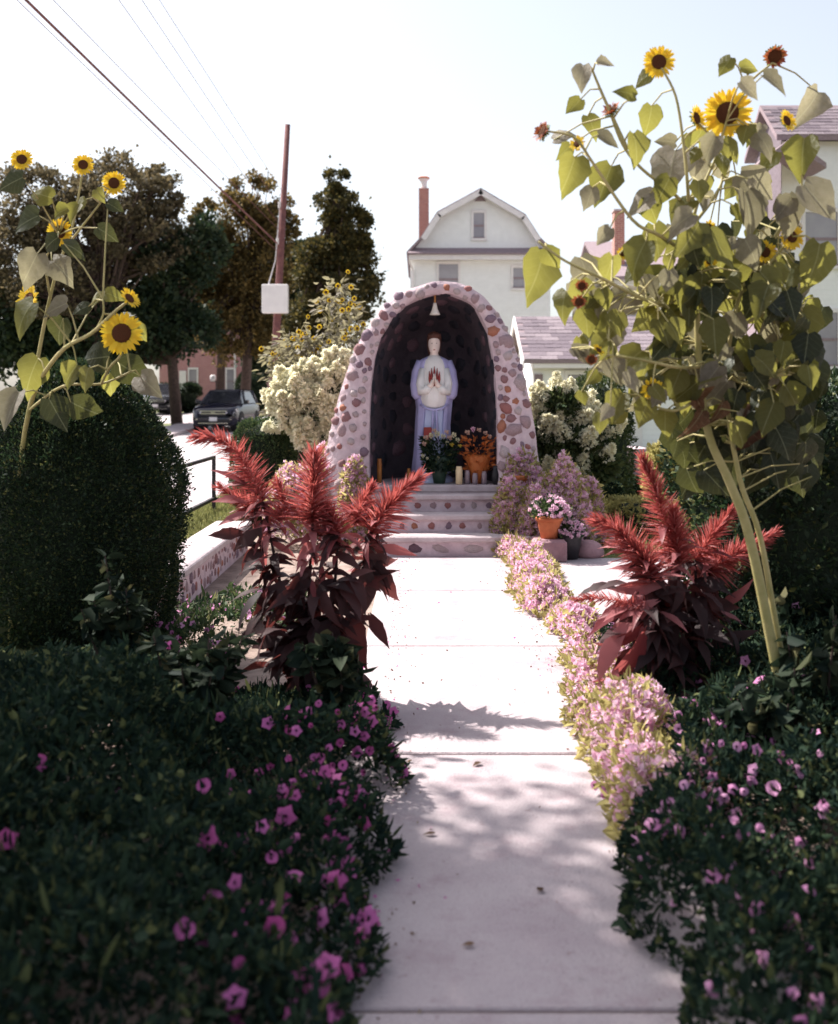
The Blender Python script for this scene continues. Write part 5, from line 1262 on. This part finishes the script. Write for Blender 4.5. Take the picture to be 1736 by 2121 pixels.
def leafy(label, cx, cy, h, r_, n, L0, m=None):
    t = thing('leafy_plant', label, 'plant', (cx, cy, 0)); b = MB(); pos = []; dr = []
    for k in range(9):
        a = random.uniform(0, 6.28); q = random.uniform(.1, 1)*r_; e = Vector((cx+q*math.cos(a), cy+q*math.sin(a), h*random.uniform(.6, 1)))
        b.tube([(cx+q*.2*math.cos(a), cy+q*.2*math.sin(a), 0), (cx+q*.7*math.cos(a), cy+q*.7*math.sin(a), e.z*.55), e], [.009, .007, .003], 5, False)
        for j in range(n//9):
            u = random.uniform(.2, 1.0); pos.append((cx+q*u*math.cos(a), cy+q*u*math.sin(a), e.z*u)); v = sphere_pts(1)[0]; dr.append((v[0], v[1]-.1, v[2]*.5-.1))
    b.build('stems', M['bark'], t); N = len(pos); L = rn(N, L0*.6, L0*1.3)
    cloud('foliage', np.array(pos), np.array(dr), L, L*rn(N, .4, .65), m or M['deepbed'], t, True)
M['deepbed'] = leafmat('deep_bed_leaf', (.008, .018, .014), (.032, .045, .024), .28, .7, c3=(.10, .09, .04), spec=.15)
for cx, cy_, h, r_, lab in [(-1.38, 5.35, .78, .34, 'dark leafy plant between the yew dome and the left amaranth'), (-1.95, 4.5, .62, .36, 'dark bushy plant in front of the yew dome'), (-.98, 4.75, .58, .26, 'dark low leafy plant at the foot of the left amaranth'), (-.36, 5.15, .46, .20, 'broad dark leaves between the left amaranth and the path'),
                          (1.72, 4.75, .66, .32, 'dark leafy plant at the foot of the right amaranth'), (2.15, 4.1, .72, .36, 'dark bushy plant below the sunflower stalk'), (1.45, 4.35, .46, .24, 'low dark plant among the pink petunias'), (-1.5, 3.6, .46, .34, 'spreading dark plant among the magenta petunias'), (2.1, 3.2, .5, .34, 'spreading dark plant among the right petunias')]:
    leafy(lab, cx, cy_, h, r_, 420, .095)
# far pale petunias: small flowers as one part
def pale(label, hf, xr, yr, plants, nl, nfl, fs=.03, ll=.045, grp='pale petunia plants by the steps'):
    T = bed(hf, xr, yr, plants, nl, ll, M['palebed'], label, [], 0, group=grp)
    C = np.array(plants); pos = [[] for _ in T]
    for _ in range(nfl*6):
        if sum(map(len, pos)) >= nfl: break
        x, y = RNG.uniform(*xr), RNG.uniform(*yr); h = hf(x, y)
        if h < .05: continue
        pos[int(((C[:, 0]-x)**2+(C[:, 1]-y)**2).argmin())].append((x, y, h*random.uniform(.7, 1.02)))
    for t, q in zip(T, pos):
        if not q: continue
        c = np.repeat(np.array(q), 5, 0); n = len(c); a = np.tile(np.arange(5)*1.2566, n//5)
        d = np.stack([np.cos(a), np.sin(a)*.5-.3, np.sin(a)*.8+.35], 1)
        o = cloud('blossoms', c, d, rn(n, fs*.8, fs*1.1), rn(n, fs*.8, fs*1.1), M['petpale'], t); o['kind'] = 'stuff'
    return T
def hS(x, y):
    c0 = .98+.05*math.sin(y*2.1); w_ = .24+.05*fbm(y, 1, 1.5)-.10*sm(8.2, 6.6, y)
    return sm(w_, w_*.4, abs(x-c0+.08*fbm(y, 7, 2.6)))*(.17+.09*math.sin(y*6.8+1)*math.sin(y*2.3)+.11*fbm(x, y, 4))*sm(6.5, 6.9, y)*sm(10.9, 10.5, y)
pale('low mound of pale pink petunias edging the path below the steps', hS, (.6, 1.4), (6.5, 10.9), [(.98, 7.0), (.98, 7.9), (.98, 8.8), (.98, 9.6), (.98, 10.4)], 8500, 5200, .027, .034, 'pale petunias edging the path')
def hS2(x, y):
    c0 = 1.0+.07*(y-5.5)*(y < 5.5)+.04*math.sin(y*3.3); w_ = .27+.06*fbm(y, 4, 1.5)
    return sm(w_, w_*.4, abs(x-c0+.10*fbm(y, 3, 2.6)))*(.20+.08*math.sin(y*7)+.15*fbm(x, y, 4))*sm(3.5, 4.0, y)*sm(6.55, 6.2, y)
pale('loose sunlit pale petunia between the path and the right amaranth', hS2, (.55, 1.4), (3.5, 6.55), [(.9, 4.2), (1.0, 5.0), (1.0, 5.9)], 7000, 2100, .026, .032, 'sunlit petunias by the right amaranth')
def mound(cx, cy, rx, ry, h): return lambda x, y: h*math.sqrt(max(0, 1-((x-cx)/rx)**2-((y-cy)/ry)**2))*(1+.25*fbm(x, y, 5))
def vm(vx, vtop, Y, rpx): return xx(vx, Y), Y, rpx/F*Y, zz(vtop, Y)
for vx, vt, Y, rp, lab in [(1090, 935, 11.3, 62, 'tall pale pink petunia spilling beside the right grotto wall'), (1160, 955, 11.0, 72, 'broad pale pink petunia above the terracotta pot'),
                           (690, 915, 11.6, 75, 'pale pink petunia spilling along the left grotto wall'), (610, 965, 11.4, 70, 'yellowish pink petunia before the round bush'), (735, 950, 11.2, 35, 'small pink petunia at the left end of the sill'), (1062, 1000, 10.9, 48, 'yellow green pink petunia at the right end of the steps'), (1120, 1010, 10.8, 60, 'yellowish pink petunia trailing over the terracotta pot'), (1215, 985, 11.3, 40, 'small pink petunia against the dark leafy dome')]:
    cx, cy_, rr, h = vm(vx, vt, Y, rp)
    pale(lab, mound(cx, cy_, rr, rr*.8, h), (cx-rr, cx+rr), (cy_-rr*.8, cy_+rr*.8), [(cx, cy_)], 3000, 1300, .03, .04)

# low mixed flowers between the yew and the left amaranth
def hM(x, y): return sm(-1.72, -1.6, x)*sm(-.75, -.9, x)*sm(6.0, 6.3, y)*sm(8.2, 7.8, y)*(.16+.1*fbm(x, y, 3))*(1 if fbm(x, y, 1.7) > -.12 else 0)
bed(hM, (-1.75, -.7), (6.0, 8.2), [(-1.4, 6.6), (-1.0, 7.4), (-1.45, 7.6)], 3200, .036, M['bush'], 'low flowering clump between the yew and the left amaranth', [], 110, .022, 'low flowers under the retaining wall', name='flower_clump', cat='flower')

# ------------------------------------------------------------------ pots
def pot(label, vx, vbot, Y, r0, h, m, name='flower_pot', cat='pot', rim=True, z=0):
    x = xx(vx, Y); t = thing(name, label, cat, (x, Y, z))
    MB().lathe([(r0*.68, 0), (r0*.86, h*.5), (r0*.97, h*.84), (r0*.97, h), (r0*.85, h), (r0*.8, h*.9)], (x, Y, z), 20).build('body', m, t, True)
    if rim: MB().lathe([(r0*.98, h*.83), (r0*1.08, h*.84), (r0*1.1, h*1.0), (r0*.98, h*1.01), (r0*.86, h*.99)], (x, Y, z), 20).build('rim', m, t, True)
    MB().lathe([(.001, h*.9), (r0*.82, h*.9), (.001, h*.93)], (x, Y, z), 14).build('soil', M['soil'], t)
    return t
M['mauvestone'] = mat('mauve_stone', (.40, .24, .26), (.28, .16, .18), .85, 5, .5, 20)
pot('terracotta pot under the broad pink petunia', 1138, 1112, 10.40, .12, .20, M['terracotta'], z=.2)
x_ = xx(1138, 10.4); tag(MB().box(x_-.17, x_+.15, 10.24, 10.6, -.02, .2, .025).build('stone_block', M['mauvestone']), 'low mauve stone block under the terracotta pot', 'block')
pot('black plastic pot on the patio beside the boulder', 1177, 1155, 10.45, .14, .26, M['black'])
pot('small terracotta pot at the right end of the sill', 1078, 1000, 11.25, .10, .74-.5, M['terracotta'], z=.5)
MB().box(xx(1078, 11.25)-.14, xx(1078, 11.25)+.16, 11.1, 11.5, -.02, .5, .02).build('plinth_block', M['mortar'])
tag(bpy.data.objects['plinth_block'], 'mortared block carrying the small terracotta pot beside the steps', 'block')
pot('tiny orange pot on the corner of the sill', 1040, 1000, 11.45, .03, .045, M['terracotta'], z=SILL)
def potted(t, r_, n):
    c = np.array(ROOT[t])+np.array([0, 0, .22]); d = sphere_pts(n); d[:, 2] = np.abs(d[:, 2]); L = rn(n, .03, .06)
    cloud('plant', c+d*r_*RNG.uniform(.3, 1, (n, 1))*np.array([1, 1, .9]), d+RNG.normal(size=(n, 3))*.5, L, L*.5, M['bush'], t, True)
    k = np.repeat(c+unit(d[:70]+np.array([0, -.4, 0]))*r_*np.array([1, 1, .9]), 5, 0); a = np.tile(np.arange(5)*1.2566, 70); m_ = len(k)
    o = cloud('blossoms', k, np.stack([np.cos(a), np.sin(a)*.5-.3, np.sin(a)*.8+.35], 1), rn(m_, .022, .03), rn(m_, .022, .03), M['petpale'], t); o['kind'] = 'stuff'
potted(next(o for o in bpy.data.objects if o.get('label', '').startswith('terracotta pot under')), .20, 520)
potted(next(o for o in bpy.data.objects if o.get('label', '').startswith('black plastic pot')), .17, 420)
def boulder(label, vx, vb, Y, r_, seed, m):
    x = xx(vx, Y); t = MB(); secs = []
    for i in range(8):
        a = -.4+1.97*i/7; z = r_*.75*math.sin(a); rr = r_*math.cos(a)+.002
        secs.append([(x+rr*math.cos(j*.4488)*(1+.12*fbm(j*1.0, i*.5+seed, .5)), Y+rr*math.sin(j*.4488), z+r_*.27) for j in range(14)])
    tag(t.loft(secs).build('boulder', m, None, True), label, 'boulder')
boulder('rounded mauve boulder on the patio edge beside the black pot', 1218, 1150, 10.6, .155, 1, M['mauvestone'])
boulder('small dark boulder behind the mauve one', 1212, 1100, 11.1, .12, 5, M['stones'][3])
boulder('pale flat boulder under the round evergreen dome', 1262, 1110, 11.6, .17, 9, M['stones'][4])

# grass tufts
def tufts(name, label, xr, yr, z, n, h, base):
    X = RNG.uniform(*xr, n); Y = RNG.uniform(*yr, n)
    d = RNG.normal(size=(n, 3))*.35+np.array([0, 0, 1]); L = rn(n, h*.5, h)
    o = link(name, leafmesh(name, np.stack([X, Y, np.full(n, z)], 1), d, L, L*.12+.004, M['grass'])); o['kind'] = 'stuff'; o['label'] = label; o['category'] = 'grass'
tufts('grass', 'short yellow green grass on the strip beside the railing', (-2.76, -2.1), (8, 20), .15, 14000, .09, 0)
tufts('grass', 'light lawn grass behind the right amaranth', (1.6, 7), (10.6, 20), -.02, 26000, .10, 0)
# low pale bushes beyond the patio
D = 12.2
shrub('pale_bush', 'loose yellow green bush beyond the mauve boulder', xx(1330, D), D, 0, zz(1035, D), .45, .35, 3500, .06, M['palebed'], lump=.4)
shrub('pale_bush', 'tall grassy clump beside the brick stoop', xx(1372, 16), 16, 0, zz(935, 16), .22, .22, 2500, .10, M['palebed'], lump=.5)

# street tree whose shade reaches the near path
def shade_tree():
    base = Vector((-3.4, 5.9, .1)); t = thing('street_tree', 'street tree in the sidewalk left of the yew dome', 'tree', base)
    b = MB(); b.tube([base-Vector((0, 0, .2)), Vector((-3.5, 5.9, 2)), Vector((-3.9, 5.9, 4.4)), Vector((-4.5, 5.9, 6.6))], [.17, .14, .10, .04], 9)
    pos = []
    for k in range(42):
        d = sphere_pts(1)[0]; c = np.array([-4.75, 5.75, 6.6])+d*np.array([2.7, 1.6, 1.1])*random.uniform(.25, 1)
        b.tube([Vector((-4.0-.3*random.random(), 5.9, random.uniform(4.4, 6.4))), Vector(c)], [.04, .008], 5, False)
        pos.append(c+RNG.normal(size=(300, 3))*.28)
    pos = np.concatenate(pos); n = len(pos); L = rn(n, .08, .15)
    cloud('crown', pos, RNG.normal(size=(n, 3)), L, L*.6, M['tree_dark'], t); b.build('trunk', M['bark'], t, True)
shade_tree()

# fallen leaves on the near slabs
for vx, vy, s_ in ((995, 1583, .05), (852, 1578, .03), (900, 1730, .045), (1120, 1850, .04), (980, 1960, .035)):
    Y = CAMH*F/(vy-822); p = P(vx, vy, Y); p.z = .008
    tag(link('fallen_leaf', random.choice(LM['dead']), None, frame(p, (random.uniform(-1, 1), random.uniform(-1, 1), 0), (0, 0, 1), (s_, s_, s_*.25))), 'small brown dry leaf lying on the concrete path', 'leaf', 'dry leaves on the path')

# bits of soil, petals and leaf crumbs along the slab edges
def debris(name, label, n, m, l0, l1):
    Y = RNG.uniform(2.2, 10.5, n); sd_ = RNG.integers(0, 2, n); e = np.abs(RNG.normal(0, .10, n))
    X = np.where(sd_ == 0, -.20+e*.9, .84-e*.9); far = RNG.uniform(0, 1, n) < .12; X[far] = RNG.uniform(-.25, .95, far.sum())
    d = RNG.normal(size=(n, 3))*np.array([1, 1, .08]); L = rn(n, l0, l1)
    o = link(name, leafmesh(name, np.stack([X, Y, np.full(n, .007)], 1), d, L, L*rn(n, .4, .9), m, False, .05)); tag(o, label, name.replace('_', ' '), None, 'stuff')
debris('leaf_litter', 'brown crumbs of leaf and soil along the slab edges', 700, M['deadleaf'], .006, .018)
debris('fallen_petals', 'pink petals dropped along the slab edges', 110, M['petunia'], .010, .022)
